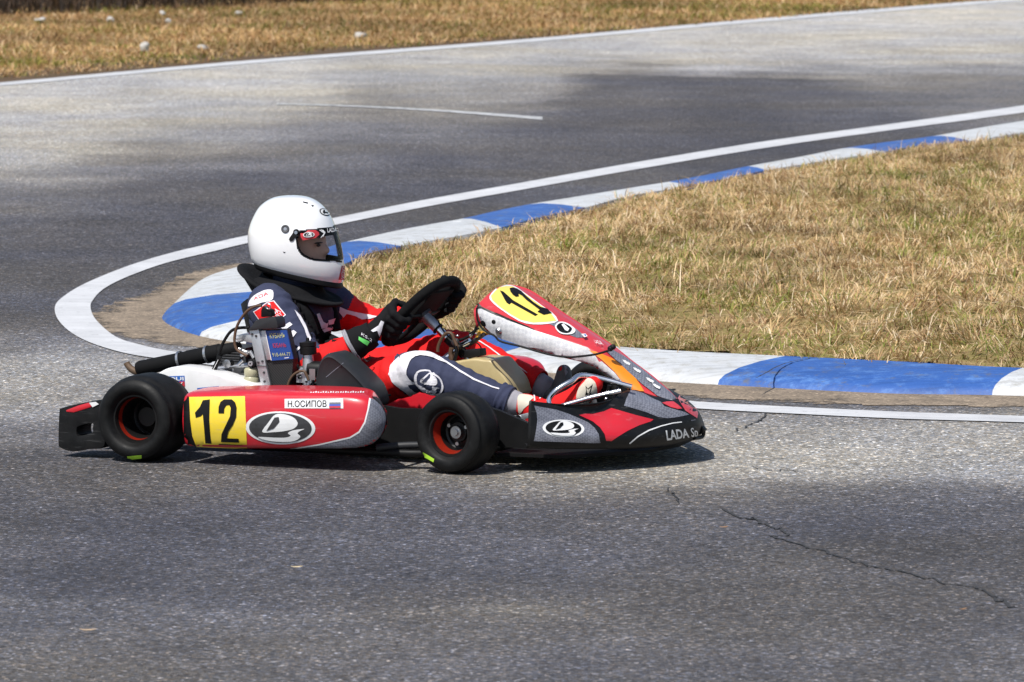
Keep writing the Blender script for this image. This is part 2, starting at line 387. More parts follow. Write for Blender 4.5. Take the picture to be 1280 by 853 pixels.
ys = np.concatenate([np.linspace(-20, 12, 12)[:-1], np.arange(12, 26, .07), np.arange(26, 66, .16), np.linspace(66, 150, 30)[1:]])
# clip sheet at the far line: shrink columns towards it
fx = [a0.x]+[p.x for p in FL]+[a1.x]; fy = [a0.y]+[p.y for p in FL]+[a1.y]
ylim = np.interp(xs, fx, fy)+.14
X, Y = np.meshgrid(xs, ys); yl = np.broadcast_to(ylim, X.shape); Yc = np.minimum(Y, yl)
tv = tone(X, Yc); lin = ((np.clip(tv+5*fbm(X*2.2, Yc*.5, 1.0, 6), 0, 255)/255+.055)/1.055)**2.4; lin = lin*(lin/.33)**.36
nx, ny = len(xs), len(ys)
I = np.arange(nx*ny).reshape(ny, nx); q = np.stack([I[:-1, :-1], I[:-1, 1:], I[1:, 1:], I[1:, :-1]], -1)
keep = (Y[:-1, :-1] < yl[:-1, :-1]) | (Y[:-1, 1:] < yl[:-1, 1:]); q = q[keep].reshape(-1, 4)
def npmesh(name, v, f, k):
    me = bpy.data.meshes.new(name); me.vertices.add(len(v)); me.vertices.foreach_set('co', v.astype(np.float32).ravel())
    me.loops.add(f.size); me.loops.foreach_set('vertex_index', f.ravel().astype(np.int32)); me.polygons.add(len(f))
    me.polygons.foreach_set('loop_start', np.arange(0, f.size, k, dtype=np.int32)); me.update(calc_edges=True); me.validate(); return me
v = np.stack([X.ravel(), Yc.ravel(), np.zeros(X.size)], -1)
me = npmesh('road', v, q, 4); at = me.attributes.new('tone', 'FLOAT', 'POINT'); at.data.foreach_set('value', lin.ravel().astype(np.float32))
def road_mat():
    m, nt, b = new_mat('tarmac'); L = nt.links; tc = N(nt, 'ShaderNodeTexCoord'); at = N(nt, 'ShaderNodeAttribute', attribute_name='tone')
    def mth(op, a, b_, cl=False):
        n = N(nt, 'ShaderNodeMath', operation=op); n.use_clamp = cl
        for i, q_ in enumerate((a, b_)):
            if hasattr(q_, 'is_linked'): L.new(q_, n.inputs[i])
            else: n.inputs[i].default_value = q_
        return n.outputs[0]
    def nz(sc, det=2, ro=.5):
        n = N(nt, 'ShaderNodeTexNoise', Scale=sc, Detail=det, Roughness=ro); L.new(tc.outputs['Object'], n.inputs['Vector']); return n.outputs['Fac']
    vo = N(nt, 'ShaderNodeTexVoronoi', Scale=125); L.new(tc.outputs['Object'], vo.inputs['Vector'])
    rnd = N(nt, 'ShaderNodeSeparateColor'); L.new(vo.outputs['Color'], rnd.inputs[0])
    stone = ramp(nt, [(0, .45), (.35, .78), (.75, 1.08), (.90, 1.4), (.97, 2.2), (1, 3.8)]); L.new(rnd.outputs[0], stone.inputs['Fac'])
    v3 = N(nt, 'ShaderNodeTexVoronoi', Scale=60); L.new(tc.outputs['Object'], v3.inputs['Vector']); r3 = N(nt, 'ShaderNodeSeparateColor'); L.new(v3.outputs['Color'], r3.inputs[0])
    st3 = ramp(nt, [(0, .62), (.3, .95), (.85, 1.08), (.965, 1.3), (1, 2.0)]); L.new(r3.outputs[1], st3.inputs['Fac'])
    big = ramp(nt, [(.3, .80), (.5, 1.0), (.7, 1.2)]); L.new(nz(1.6, 8, .65), big.inputs['Fac'])
    fine = ramp(nt, [(.25, .6), (.5, .97), (.75, 1.4)]); L.new(nz(160, 3, .7), fine.inputs['Fac'])
    c = mix(nt, 1, stone.outputs['Color'], fine.outputs['Color'], 'MULTIPLY'); c = mix(nt, 1, c, big.outputs['Color'], 'MULTIPLY'); c = mix(nt, 1, c, st3.outputs['Color'], 'MULTIPLY')
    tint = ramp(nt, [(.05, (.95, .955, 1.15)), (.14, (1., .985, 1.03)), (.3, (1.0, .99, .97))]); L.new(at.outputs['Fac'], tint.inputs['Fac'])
    hue = ramp(nt, [(0, (.9, .97, 1.15)), (.5, (1, 1, 1)), (1, (1.15, 1.0, .84))]); L.new(rnd.outputs[1], hue.inputs['Fac'])
    warm = ramp(nt, [(.4, (1, 1, 1)), (.62, (1.08, 1.02, .88))]); L.new(nz(.55, 4), warm.inputs['Fac'])
    c = mix(nt, 1, c, tint.outputs['Color'], 'MULTIPLY'); c = mix(nt, 1, c, warm.outputs['Color'], 'MULTIPLY'); c = mix(nt, 1, c, hue.outputs['Color'], 'MULTIPLY')
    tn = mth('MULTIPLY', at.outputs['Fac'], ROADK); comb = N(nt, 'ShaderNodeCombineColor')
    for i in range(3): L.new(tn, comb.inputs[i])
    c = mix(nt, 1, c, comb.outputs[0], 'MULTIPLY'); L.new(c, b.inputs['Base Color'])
    b.inputs['Roughness'].default_value = .82; b.inputs['Specular IOR Level'].default_value = .25
    hgt = mth('ADD', vo.outputs['Distance'], nz(240, 2)); bp = N(nt, 'ShaderNodeBump', Strength=.55, Distance=.004); L.new(hgt, bp.inputs['Height']); L.new(bp.outputs[0], b.inputs['Normal'])
    return m
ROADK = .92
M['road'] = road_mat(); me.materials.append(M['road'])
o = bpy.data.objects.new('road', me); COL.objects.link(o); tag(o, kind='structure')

def paint_mat(n, base, under, thr=(.30, .42), sc=9, scuff=None):
    m, nt, b = new_mat(n); L = nt.links; tc = N(nt, 'ShaderNodeTexCoord')
    n1 = N(nt, 'ShaderNodeTexNoise', Scale=sc, Detail=10, Roughness=.75); L.new(tc.outputs['Object'], n1.inputs['Vector'])
    r = ramp(nt, [(thr[0], 0), (thr[1], 1)]); L.new(n1.outputs['Fac'], r.inputs['Fac'])
    n2 = N(nt, 'ShaderNodeTexNoise', Scale=2.5, Detail=6, Roughness=.7); L.new(tc.outputs['Object'], n2.inputs['Vector'])
    g = ramp(nt, [(.3, .80), (.65, 1.04)]); L.new(n2.outputs['Fac'], g.inputs['Fac'])
    c = mix(nt, 1, base, g.outputs['Color'], 'MULTIPLY')
    if scuff:
        n3 = N(nt, 'ShaderNodeTexNoise', Scale=11, Detail=8, Roughness=.8); L.new(tc.outputs['Object'], n3.inputs['Vector']); r3 = ramp(nt, [(.50, 0), (.66, .85)]); L.new(n3.outputs['Fac'], r3.inputs['Fac'])
        c = mix(nt, r3.outputs['Color'], c, scuff)
    mp = N(nt, 'ShaderNodeMapping'); mp.inputs['Scale'].default_value = (3, 34, 8); mp.inputs['Rotation'].default_value = (0, 0, .12); L.new(tc.outputs['Object'], mp.inputs['Vector'])
    n5 = N(nt, 'ShaderNodeTexNoise', Scale=1.0, Detail=6, Roughness=.7); L.new(mp.outputs[0], n5.inputs['Vector']); r5 = ramp(nt, [(.36, .72), (.5, .98), (.7, 1.05)]); L.new(n5.outputs['Fac'], r5.inputs['Fac']); c = mix(nt, .7, c, r5.outputs['Color'], 'MULTIPLY')
    L.new(mix(nt, r.outputs['Color'], under, c), b.inputs['Base Color']); b.inputs['Roughness'].default_value = .6
    n4 = N(nt, 'ShaderNodeTexNoise', Scale=60, Detail=6); L.new(tc.outputs['Object'], n4.inputs['Vector'])
    bp = N(nt, 'ShaderNodeBump', Strength=.3, Distance=.006); L.new(n4.outputs['Fac'], bp.inputs['Height']); L.new(bp.outputs[0], b.inputs['Normal']); return m
M['line'] = paint_mat('line_paint', (.60, .60, .61), (.20, .20, .20), (.30, .42), 22)
M['wornline'] = paint_mat('worn_line_paint', (.6, .6, .6), (.12, .12, .125), (.42, .5), 22)
M['kwhite'] = paint_mat('kerb_white_paint', (.57, .585, .60), (.33, .32, .29), (.33, .50), 14, scuff=(.50, .50, .49))
M['kblue'] = paint_mat('kerb_blue_paint', (.030, .105, .36), (.10, .11, .14), (.34, .46), 14, scuff=(.10, .22, .50))
def strip(name, A, B, mat, z=.004, n=8):
    a = crs([G(*p) for p in A], n); b = crs([G(*p) for p in B], n); mb = MB()
    mb.grid([[Vector((p.x, p.y, z)) for p in a], [Vector((p.x, p.y, z)) for p in b]], mat); o = mb.build(name, smooth=False); tag(o, kind='structure'); return o
z3 = lambda L: zz(L, 2.909, 60, 250)
outer = [(1500, 134-34), (1280, 132.5), (1120, 155), (960, 177), (800, 203), (640, 231.5), (530, 251), (420, 273)]+z3([(725, 132), (600, 160), (450, 195), (300, 240), (150, 300), (62, 350), (25, 393), (45, 450), (120, 507), (250, 553), (400, 580)])+[(320, 464), (500, 483), (700, 499), (870, 512), (1000, 519), (1130, 525), (1280, 529.5), (1600, 541), (2400, 569)]
inner = [(1510, 107), (1290, 140), (1125, 162), (965, 184.5), (805, 211), (645, 239.5), (535, 259), (425, 281)]+z3([(727, 160), (610, 188), (430, 232), (290, 282), (205, 325), (165, 365), (155, 395), (175, 440), (245, 500), (335, 530), (465, 556)])+[(335, 456), (510, 474), (702, 490.5), (872, 503.5), (1000, 510.5), (1130, 516.5), (1280, 521.5), (1600, 533), (2400, 561)]
strip('track_edge_line', outer, inner, M['line'])
strip('far_edge_line', [(x, y+2) for x, y in far_line], [(x, y-2) for x, y in far_line], M['line'])
strip('faded_marking', [(345, 131.2), (450, 134.6), (560, 141), (678, 150.5)], [(347, 130), (450, 133.0), (560, 138.6), (678, 147)], M['wornline'], n=6)

# dusty soil round the kerb
sand = z3([(740, 236), (690, 248), (610, 268), (560, 285), (500, 312), (440, 346), (330, 378), (238, 432), (268, 470), (300, 486), (400, 502), (540, 528), (640, 524)])+[(300, 443), (430, 462), (600, 478), (720, 485), (860, 493), (940, 498), (1100, 504), (1280, 506), (1500, 512), (2300, 536), (2300, 505), (1500, 485), (1100, 485), (900, 470), (640, 450), (420, 420), (330, 400), (320, 370), (380, 340)]
sd = [G(*p) for p in sand]; rag = []
for i, p in enumerate(crs(sd, 14, True)):
    rag.append((p.x+.05*noise.noise(p*3.1)+.03*noise.noise(p*13), p.y+.18*noise.noise(p*3.3+Vector((9, 0, 0)))+.13*noise.noise(p*11)+.08*noise.noise(p*31)))
rp_ = [(p.x, p.y) for p in crs(sd, 6, True)]
dx_, dy_ = np.meshgrid(np.arange(-2.1, 5.2, .03), np.arange(17.8, 25.2, .05)); di = pin(dx_, dy_, rp_); dd = pdist(dx_, dy_, rp_)*np.where(di, 1, -1); Ii = np.arange(dx_.size).reshape(dx_.shape)
qq = np.stack([Ii[:-1, :-1], Ii[:-1, 1:], Ii[1:, 1:], Ii[1:, :-1]], -1); kk_ = dd[:-1, :-1] > -.12
me = npmesh('dusty_soil', np.stack([dx_.ravel(), dy_.ravel(), np.full(dx_.size, .0025)], -1), qq[kk_], 4); at = me.attributes.new('edge', 'FLOAT', 'POINT'); at.data.foreach_set('value', dd.ravel().astype(np.float32))
def dust_mat():
    m, nt, b = new_mat('dust'); L = nt.links; tc = N(nt, 'ShaderNodeTexCoord'); at = N(nt, 'ShaderNodeAttribute', attribute_name='edge')
    n1 = N(nt, 'ShaderNodeTexNoise', Scale=6, Detail=10, Roughness=.75); L.new(tc.outputs['Object'], n1.inputs['Vector'])
    r = ramp(nt, [(.3, (.11, .09, .07)), (.45, (.20, .155, .11)), (.6, (.27, .21, .15)), (.75, (.16, .135, .105))]); L.new(n1.outputs['Fac'], r.inputs['Fac'])
    vo = N(nt, 'ShaderNodeTexVoronoi', Scale=110); L.new(tc.outputs['Object'], vo.inputs['Vector']); sc = N(nt, 'ShaderNodeSeparateColor'); L.new(vo.outputs['Color'], sc.inputs[0])
    r2 = ramp(nt, [(0, .6), (.5, 1), (.93, 1.15), (1, 2.1)]); L.new(sc.outputs[0], r2.inputs['Fac']); L.new(mix(nt, 1, r.outputs['Color'], r2.outputs['Color'], 'MULTIPLY'), b.inputs['Base Color']); b.inputs['Roughness'].default_value = .95
    a1 = N(nt, 'ShaderNodeMath', operation='MULTIPLY_ADD'); L.new(n1.outputs['Fac'], a1.inputs[0]); a1.inputs[1].default_value = .75; a1.inputs[2].default_value = -.27
    a2 = N(nt, 'ShaderNodeMath', operation='ADD'); L.new(a1.outputs[0], a2.inputs[0]); L.new(at.outputs['Fac'], a2.inputs[1])
    n2 = N(nt, 'ShaderNodeTexNoise', Scale=70, Detail=4, Roughness=.7); L.new(tc.outputs['Object'], n2.inputs['Vector']); a3 = N(nt, 'ShaderNodeMath', operation='MULTIPLY_ADD'); L.new(n2.outputs['Fac'], a3.inputs[0]); a3.inputs[1].default_value = .35; a3.inputs[2].default_value = -.17
    a4 = N(nt, 'ShaderNodeMath', operation='ADD'); L.new(a2.outputs[0], a4.inputs[0]); L.new(a3.outputs[0], a4.inputs[1]); mr = N(nt, 'ShaderNodeMapRange'); mr.inputs[1].default_value = -.03; mr.inputs[2].default_value = .07; L.new(a4.outputs[0], mr.inputs[0])
    tr = N(nt, 'ShaderNodeBsdfTransparent'); mx = N(nt, 'ShaderNodeMixShader'); L.new(mr.outputs[0], mx.inputs[0]); L.new(tr.outputs[0], mx.inputs[1]); L.new(b.outputs[0], mx.inputs[2]); L.new(mx.outputs[0], nt.nodes['Material Output'].inputs[0]); return m
me.materials.append(dust_mat()); o = bpy.data.objects.new('dusty_soil', me); COL.objects.link(o); tag(o, kind='structure')
# dark soil along the far edge
sa = [Vector((x_, float(np.interp(x_, fx, fy)), 0)) for x_ in np.arange(-16, 14, .12)]; mb = MB(); r0 = []; r1 = []
for p in sa:
    w = .9+max(0, min(1.1, (1.2-p.x)/4.5))*1.6+.9*noise.noise(p*.7)+.35*noise.noise(p*3); r0.append(Vector((p.x, p.y+.12, -.012))); r1.append(Vector((p.x-.1, p.y+.25+max(.15, w), -.012)))
mb.grid([r0, r1], M['soil']); tag(mb.build('soil_verge', smooth=False), kind='structure')

# kerb
KB = [((2400, 527), (2450, 486), 'B'), ((1950, 514), (1990, 474), 'W'), ((1700, 507.5), (1740, 468), 'B'), ((1460, 501), (1500, 464), 'W'), ((1240, 495), (1280, 460), 'B'), ((1100, 492.5), (1130, 452), 'B'), ((897, 482), (986, 445), 'W'), ((800, 476), (860, 439), 'W'), ((700, 468), (770, 433), 'W'),
      ((606, 461), (690, 427), 'B'), ((520, 455), (580, 415), 'B'), ((430, 447), (470, 405), 'W'), ((330, 434), (425, 398), 'W'), ((249, 421), (405, 388), 'B'), ((204, 402), (398, 374), 'B'),
      ((214, 385), (398, 362), 'W'), ((252, 353), (405, 350), 'W'), ((297, 339), (415, 341), 'W'), ((372, 326), (432, 333), 'B'), ((400, 318), (460, 320), 'B'), ((425, 310), (505, 309), 'W'),
      ((500, 293), (580, 296), 'W'), ((572, 280), (630, 286), 'B'), ((612, 271), (682, 272), 'B'), ((654, 262.5), (735, 261), 'W'), ((740, 249), (790, 246), 'W'), ((826, 235), (860, 234), 'B'), ((880, 225), (920, 222), 'B'),
      ((925, 215.5), (960, 214), 'W'), ((1000, 201.5), (1040, 201), 'W'), ((1045, 192), (1110, 191), 'B'), ((1100, 184), (1150, 183), 'B'), ((1160, 176), (1215, 177), 'W'), ((1220, 165), (1262, 170), 'W'),
      ((1275, 156), (1330, 160), 'B'), ((1400, 136), (1460, 145), 'W'), ((1600, 105), (1660, 110), 'W')]
NB = 6
oo = crs([G(*k[0]) for k in KB], NB); ii = crs([G(*k[1], .06) for k in KB], NB)
prof = [(0, 0), (.02, .018), (.10, .034), (.3, .050), (.6, .060), (.95, .062), (1, -.02)]
mb = MB(); cols_ = []
for i, (a, b) in enumerate(zip(oo, ii)):
    cols_.append([Vector((a.x+(b.x-a.x)*t, a.y+(b.y-a.y)*t, z)) for t, z in prof])
for i in range(len(cols_)-1):
    mat = M['kwhite'] if KB[min(i//NB, len(KB)-2)][2] == 'W' else M['kblue']
    mb.grid([cols_[i], cols_[i+1]], mat)
tag(mb.build('kerb', auto=60), kind='structure')
# grass island inside the kerb
ISL = [(p.x, p.y) for p in ii]; ISL = ISL+[(ii[-1].x+6, ii[-1].y), (ii[0].x+9, ii[0].y)]
def isl_h(x, y):
    d = pdist(x, y, ISL); s_ = np.clip(d/1.0, 0, 1); s_ = s_*s_*(3-2*s_)
    return .052+.05*s_+.018*fbm(x, y, 3., 5)*s_+.010*fbm(x, y, 9., 6)*np.clip(d/.15, 0, 1)
gx = np.arange(-2, 14, .08); gy = np.arange(16, 50, .12); GX, GY = np.meshgrid(gx, gy)
P2 = ISL; Zi = isl_h(GX, GY); I = np.arange(GX.size).reshape(GX.shape); q = np.stack([I[:-1, :-1], I[:-1, 1:], I[1:, 1:], I[1:, :-1]], -1)
ins = pin(GX, GY, P2); near = ins | (pdist(GX, GY, P2) < .02); kk = ins[:-1, :-1] & ins[:-1, 1:] & ins[1:, 1:] & ins[1:, :-1]
me = npmesh('island_ground', np.stack([GX.ravel(), GY.ravel(), Zi.ravel()], -1), q[kk], 4); me.materials.append(M['thatch'])
o = bpy.data.objects.new('infield_ground', me); COL.objects.link(o); tag(o, kind='structure')
sheet('infield_soil', ISL, .045, M['thatch'])

def blades(name, x, y, zb, L, W, tilt, az, colr, label, cat):
    n = len(x); dx = np.cos(az); dy = np.sin(az); sx, sy = -dy, dx
    h1 = L*.55*np.cos(tilt*.75); r1 = L*.55*np.sin(tilt*.75); t2 = np.minimum(tilt*1.25, 1.62); h2 = h1+L*.45*np.cos(t2); r2 = r1+L*.45*np.sin(t2)
    h2 = np.maximum(h2, .004); V = np.empty((n, 5, 3), np.float32)
    tw = rng.uniform(-.6, .6, n)*W
    for k, (r, h, s_) in enumerate(((0, -.005, -1), (0, -.005, 1), (r1, h1, .8), (r1, h1, -.8), (r2, h2, 0))):
        V[:, k, 0] = x+dx*r+sx*W*s_*.5; V[:, k, 1] = y+dy*r+sy*W*s_*.5; V[:, k, 2] = zb+h+(tw*.5 if k in (2,) else 0)
    b = (np.arange(n)*5)[:, None]; F = np.stack([b+np.array([[0, 1, 2]]), b+np.array([[0, 2, 3]]), b+np.array([[3, 2, 4]])], 1).reshape(-1, 3)
    me = npmesh(name, V.reshape(-1, 3), F, 3); ca = me.color_attributes.new('Col', 'FLOAT_COLOR', 'POINT')
    c = np.ones((n, 5, 4), np.float32); c[:, :, :3] = colr[:, None, :]; c[:, 4, :3] *= 1.15; ca.data.foreach_set('color', c.ravel()); me.materials.append(M['blade'])
    o = bpy.data.objects.new(name, me); COL.objects.link(o); tag(o, label, cat, kind='stuff'); return o
def blade_mat():
    m, nt, b = new_mat('grass_blade'); L = nt.links; a = N(nt, 'ShaderNodeAttribute', attribute_name='Col'); L.new(a.outputs['Color'], b.inputs['Base Color'])
    b.inputs['Roughness'].default_value = .6; b.inputs['Specular IOR Level'].default_value = .25
    t = N(nt, 'ShaderNodeBsdfTranslucent'); L.new(a.outputs['Color'], t.inputs[0]); mx = N(nt, 'ShaderNodeMixShader'); mx.inputs[0].default_value = .22
    L.new(b.outputs[0], mx.inputs[1]); L.new(t.outputs[0], mx.inputs[2]); L.new(mx.outputs[0], nt.nodes['Material Output'].inputs[0]); return m
M['blade'] = blade_mat()
STRAW = np.array([(.66, .47, .20), (.78, .60, .31), (.52, .33, .14), (.34, .19, .085), (.20, .24, .035), (.33, .33, .07), (.86, .72, .44)])
def colour(n, g, br):
    """g: greenness 0..1, br: brownness"""
    u = rng.random(n); c = np.where((u < .34)[:, None], STRAW[0], np.where((u < .60)[:, None], STRAW[1], np.where((u < .80)[:, None], STRAW[2], np.where((u < .92)[:, None], STRAW[3], STRAW[6]))))
    w = rng.random(n) < g; c = np.where(w[:, None], np.where((rng.random(n) < .5)[:, None], STRAW[4], STRAW[5]), c)
    return c*(1-.42*br[:, None])*rng.uniform(.70, 1.12, n)[:, None]*np.array([.99, .965, 1.10])
nB = 620000
x = rng.uniform(-1.2, 7.6, nB); y = rng.uniform(18.5, 40, nB); px, py = topx(x, y); k = pin(x, y, ISL) & (px < 2100) & (px > 300); x, y = x[k], y[k]; px, py = px[k], py[k]
ed = pdist(x, y, ISL); g = np.clip(.10+.45*fbm(x, y, 2.2, 7)+.25*fbm(x, y, 7, 3)+.30*(px < 560), .04, .8); br = np.clip(.25+.9*fbm(x, y, 3.1, 2), 0, 1)
cl = fbm(x, y, 9., 1); n = len(x)
thin = rng.random(n) > .72*np.clip(fbm(x, y, 3.4, 9)*1.6-.45, 0, 1); x, y, g, br, cl, ed = x[thin], y[thin], g[thin], br[thin], cl[thin], ed[thin]; n = len(x)
jit = (ed < .10) & (rng.random(n) < .35); x = x+jit*rng.normal(0, .03, n); y = y+jit*rng.normal(0, .09, n); cl2 = fbm(x, y, 24., 4)
L = rng.uniform(.03, .085, n)*(1+.55*np.clip(cl, -.6, 1.4)+.3*np.clip(cl2, -.5, 1))*np.where(ed < .25, .75, 1); L *= np.where(rng.random(n) < .06, 1.9, 1)
az = 7.5*fbm(x, y, 4.5, 6)+rng.normal(0, .75, n); tilt = np.clip(rng.normal(1.38, .2, n)-.25*np.clip(cl, 0, 1)-np.where(rng.random(n) < .05, .6, 0), .2, 1.54)
hb = isl_h(x, y)
blades('infield_grass', x, y, hb+np.clip(cl, -.3, 1)*.012, L, rng.uniform(.0025, .0055, n), tilt, az, colour(n, g, br), 'matted dry straw-coloured grass with green patches on the infield inside the blue and white kerb', 'grass')
# far verge
nF = 330000
x = rng.uniform(-8.5, 8.5, nF); y = rng.uniform(40, 78, nF); yl = np.interp(x, fx, fy)+.15+.35*rng.random(nF)+.6*np.clip(fbm(x, y, 1.2, 2), -.4, 1)+np.clip((1.2-x)/4.5, 0, 1.1)*1.1
k = (y > yl) & (abs(x) < y*.105+.6); x, y = x[k], y[k]; n = len(x); g = np.clip(.20+.6*fbm(x, y, .9, 3), .04, .75); br = np.clip(.45+1.0*fbm(x, y, 1.1, 8), 0, 1)
cl = fbm(x, y, 3.2, 4)
blades('verge_grass', x, y, np.full(n, -.025), rng.uniform(.05, .13, n)*(1+.5*np.clip(cl, -.5, 1)), rng.uniform(.006, .014, n), np.clip(rng.normal(1.3, .22, n), .2, 1.54), rng.uniform(0, 6.28, n), colour(n, g, br)*np.array([.88, .79, .70]), 'dry orange-brown verge grass beyond the far edge line of the track', 'grass')
# dark dead brush at the back of the verge
nD = 26000
x = rng.uniform(-12, -1.6, nD); y = rng.uniform(56.6, 66, nD)+(x+6)*.35*0+np.clip(x+5.6, 0, 9)*1.25+.9*fbm(x, x*0, 1.5, 3); n = len(x)
c = np.where((rng.random(n) < .3)[:, None], (.10, .06, .035), (.03, .02, .013)).astype(float)
blades('dead_brush', x, y, np.full(n, -.03), rng.uniform(.12, .5, n), rng.uniform(.006, .014, n), rng.uniform(.1, 1.2, n), rng.uniform(0, 6.28, n), c, 'dark dead brush and twigs at the back of the far verge', 'brush')
bk = [(-40, 57.6), (-5.0, 57.6), (-2.2, 62), (5, 75), (5, 80), (-40, 80)]; sheet('brush_soil', bk, -.006, M['soil'])

# cracks in the tarmac
def crack(pts, w, name='crack', zz_=0, amp=1):
    P = crs([G(*p, zz_) for p in pts], 7); r0, r1 = [], []
    for i, p in enumerate(P):
        t = (P[min(i+1, len(P)-1)]-P[max(i-1, 0)]).normalized(); s_ = Vector((-t.y, t.x, 0)); j = Vector((.015*noise.noise(p*23), .09*noise.noise(p*19+Vector((4, 4, 4))), 0))*amp
        ww = w*(.35+.65*abs(math.sin(i*1.7+noise.noise(p*8)*3)))*min(1, i/3+.2, (len(P)-1-i)/3+.2); r0.append(p+j+s_*ww+Vector((0, 0, .003))); r1.append(p+j-s_*ww+Vector((0, 0, .003)))
    mb = MB(); mb.grid([r0, r1], M['crackm']); tag(mb.build(name, smooth=False), kind='structure')
M['crackm'] = simple('crack_filler', (.030, .030, .032), .9)
crack(zz([(260, 203), (330, 228), (380, 242), (440, 266), (495, 288), (430, 298), (470, 310), (540, 327), (610, 345), (650, 360), (720, 384), (790, 400), (870, 415), (930, 430), (985, 445), (1060, 460), (1120, 468), (1160, 488), (1200, 510), (1250, 535)], 2.667, 800, 560), .0062)
crack(zz([(95, 140), (115, 160), (130, 185)], 2.667, 800, 560), .0045)
crack(zz([(370, 65), (430, 76), (490, 72), (520, 82), (600, 83), (660, 88)], 2.667, 800, 560), .0025)
crack(zz([(230, 790), (255, 800), (240, 825), (200, 840), (160, 853)], 2.187, 840, 150), .004)
crack([(944, 474), (958, 467), (972, 459), (990, 453), (1010, 449), (1022, 447.5)], .004, 'tyre_streak', .062, .15)
for a_, b_ in ()and (((1236, 491), (1279, 462)), ((903, 478), (984, 447)), ((613, 456), (688, 429)), ((436, 443), (470, 407))): crack([a_, ((a_[0]*2+b_[0])/3, (a_[1]*2+b_[1])/3), ((a_[0]+b_[0]*2)/3, (a_[1]+b_[1]*2)/3), b_], .0016, 'kerb_joint', .058, .1)
M['skid'] = simple('rubber_mark', (.04, .045, .06), .8)

# pale stones in the far grass and small litter
def stone(px, py, w, h, label, grp='pale stones in the far grass', col='stone', z=0):
    p = G(px, py, z); bm = bmesh.new(); bmesh.ops.create_icosphere(bm, subdivisions=3, radius=.5)
    s0 = random.uniform(0, 50)
    for v_ in bm.verts:
        n_ = noise.noise(v_.co*1.6+Vector((s0, 0, 0))); f_ = 1+.75*n_+.22*noise.noise(v_.co*6+Vector((0, s0, 0))); v_.co = Vector((v_.co.x*f_*w*.85, v_.co.y*f_*w*.6, (v_.co.z*f_+.18)*h*.8))
    for f_ in bm.faces: f_.smooth = True
    me = bpy.data.meshes.new('stone'); bm.to_mesh(me); bm.free(); me.materials.append(M[col]); o = bpy.data.objects.new('stone', me); COL.objects.link(o); o.location = p; o.rotation_euler.z = random.uniform(0, 3)
    tag(o, label, 'stone', grp); return o
M['stone'] = simple('pale_stone', (.50, .48, .45), .9, grime=.8, gscale=40, gcol=(.22, .18, .13))
stone(180, 62, .11, .11, 'upright pale stone in the far grass, left of the pair just behind the soil edge')
stone(255, 61, .11, .06, 'flat pale stone in the far grass, right of the pair just behind the soil edge')
stone(450, 46, .14, .07, 'widest pale stone, alone in the far grass above the driver')
stone(210, 28, .09, .07, 'pale stone in the far grass below a darker one, near the brush')
stone(203, 18, .09, .06, 'pale stone at the very edge of the dark brush')
stone(138, 26, .09, .08, 'pale stone between the paler wide one and the leftmost one in the far grass')
stone(50, 27, .15, .08, 'leftmost pale stone in the far grass')
stone(300, 17, .09, .05, 'rightmost pale stone close to the dark brush')
def leaf(px, py, l, label, z=.004, col=(.30, .17, .09), name='leaf'):
    p = G(px, py, z); mb = MB(); pts = [(-.5, 0), (-.2, .2), (.2, .22), (.5, 0), (.2, -.2), (-.2, -.22)]
    m_ = simple('dry_'+name, col, .8); top = [Vector((a*l, b*l*.7, .006+.01*(a*a))) for a, b in pts]; mb.prism(top, .0015, m_, (0, 0, 1)); o = mb.build(name, smooth=False)
    o.location = p; o.rotation_euler.z = random.uniform(-.4, .4); tag(o, label, name, 'litter on the tarmac')
leaf(905, 662, 0.025, 'small brown leaf on the dark tarmac beside the crack')
leaf(1204, 765, 0.021, 'small brown leaf on the tarmac at the lower right, below the crack')
leaf(371, 712, 0.032, 'pale dry leaf on the tarmac below the side pod', col=(.62, .50, .32))
leaf(110, 791, 0.042, 'long tan leaf on the tarmac at the lower left', col=(.45, .33, .22))
leaf(572, 279, .05, 'white paper scrap lying on the far kerb right of the helmet', z=.06, col=(.8, .8, .8), name='scrap')

tick('setting')
# ================================================================== KART
kart = bpy.data.objects.new('go_kart', None); COL.objects.link(kart); kart.matrix_world = KM
tag(kart, 'low red and black racing kart with yellow number 12 boards, driven on the tarmac', 'go-kart')
def V3(*a): return Vector(a)
def tubeobj(name, pts, r, mat, parent=kart, seg=12, curve=True): m = MB(); m.tube(pts, r, M[mat], seg, curve=curve); return m.build(name, parent)

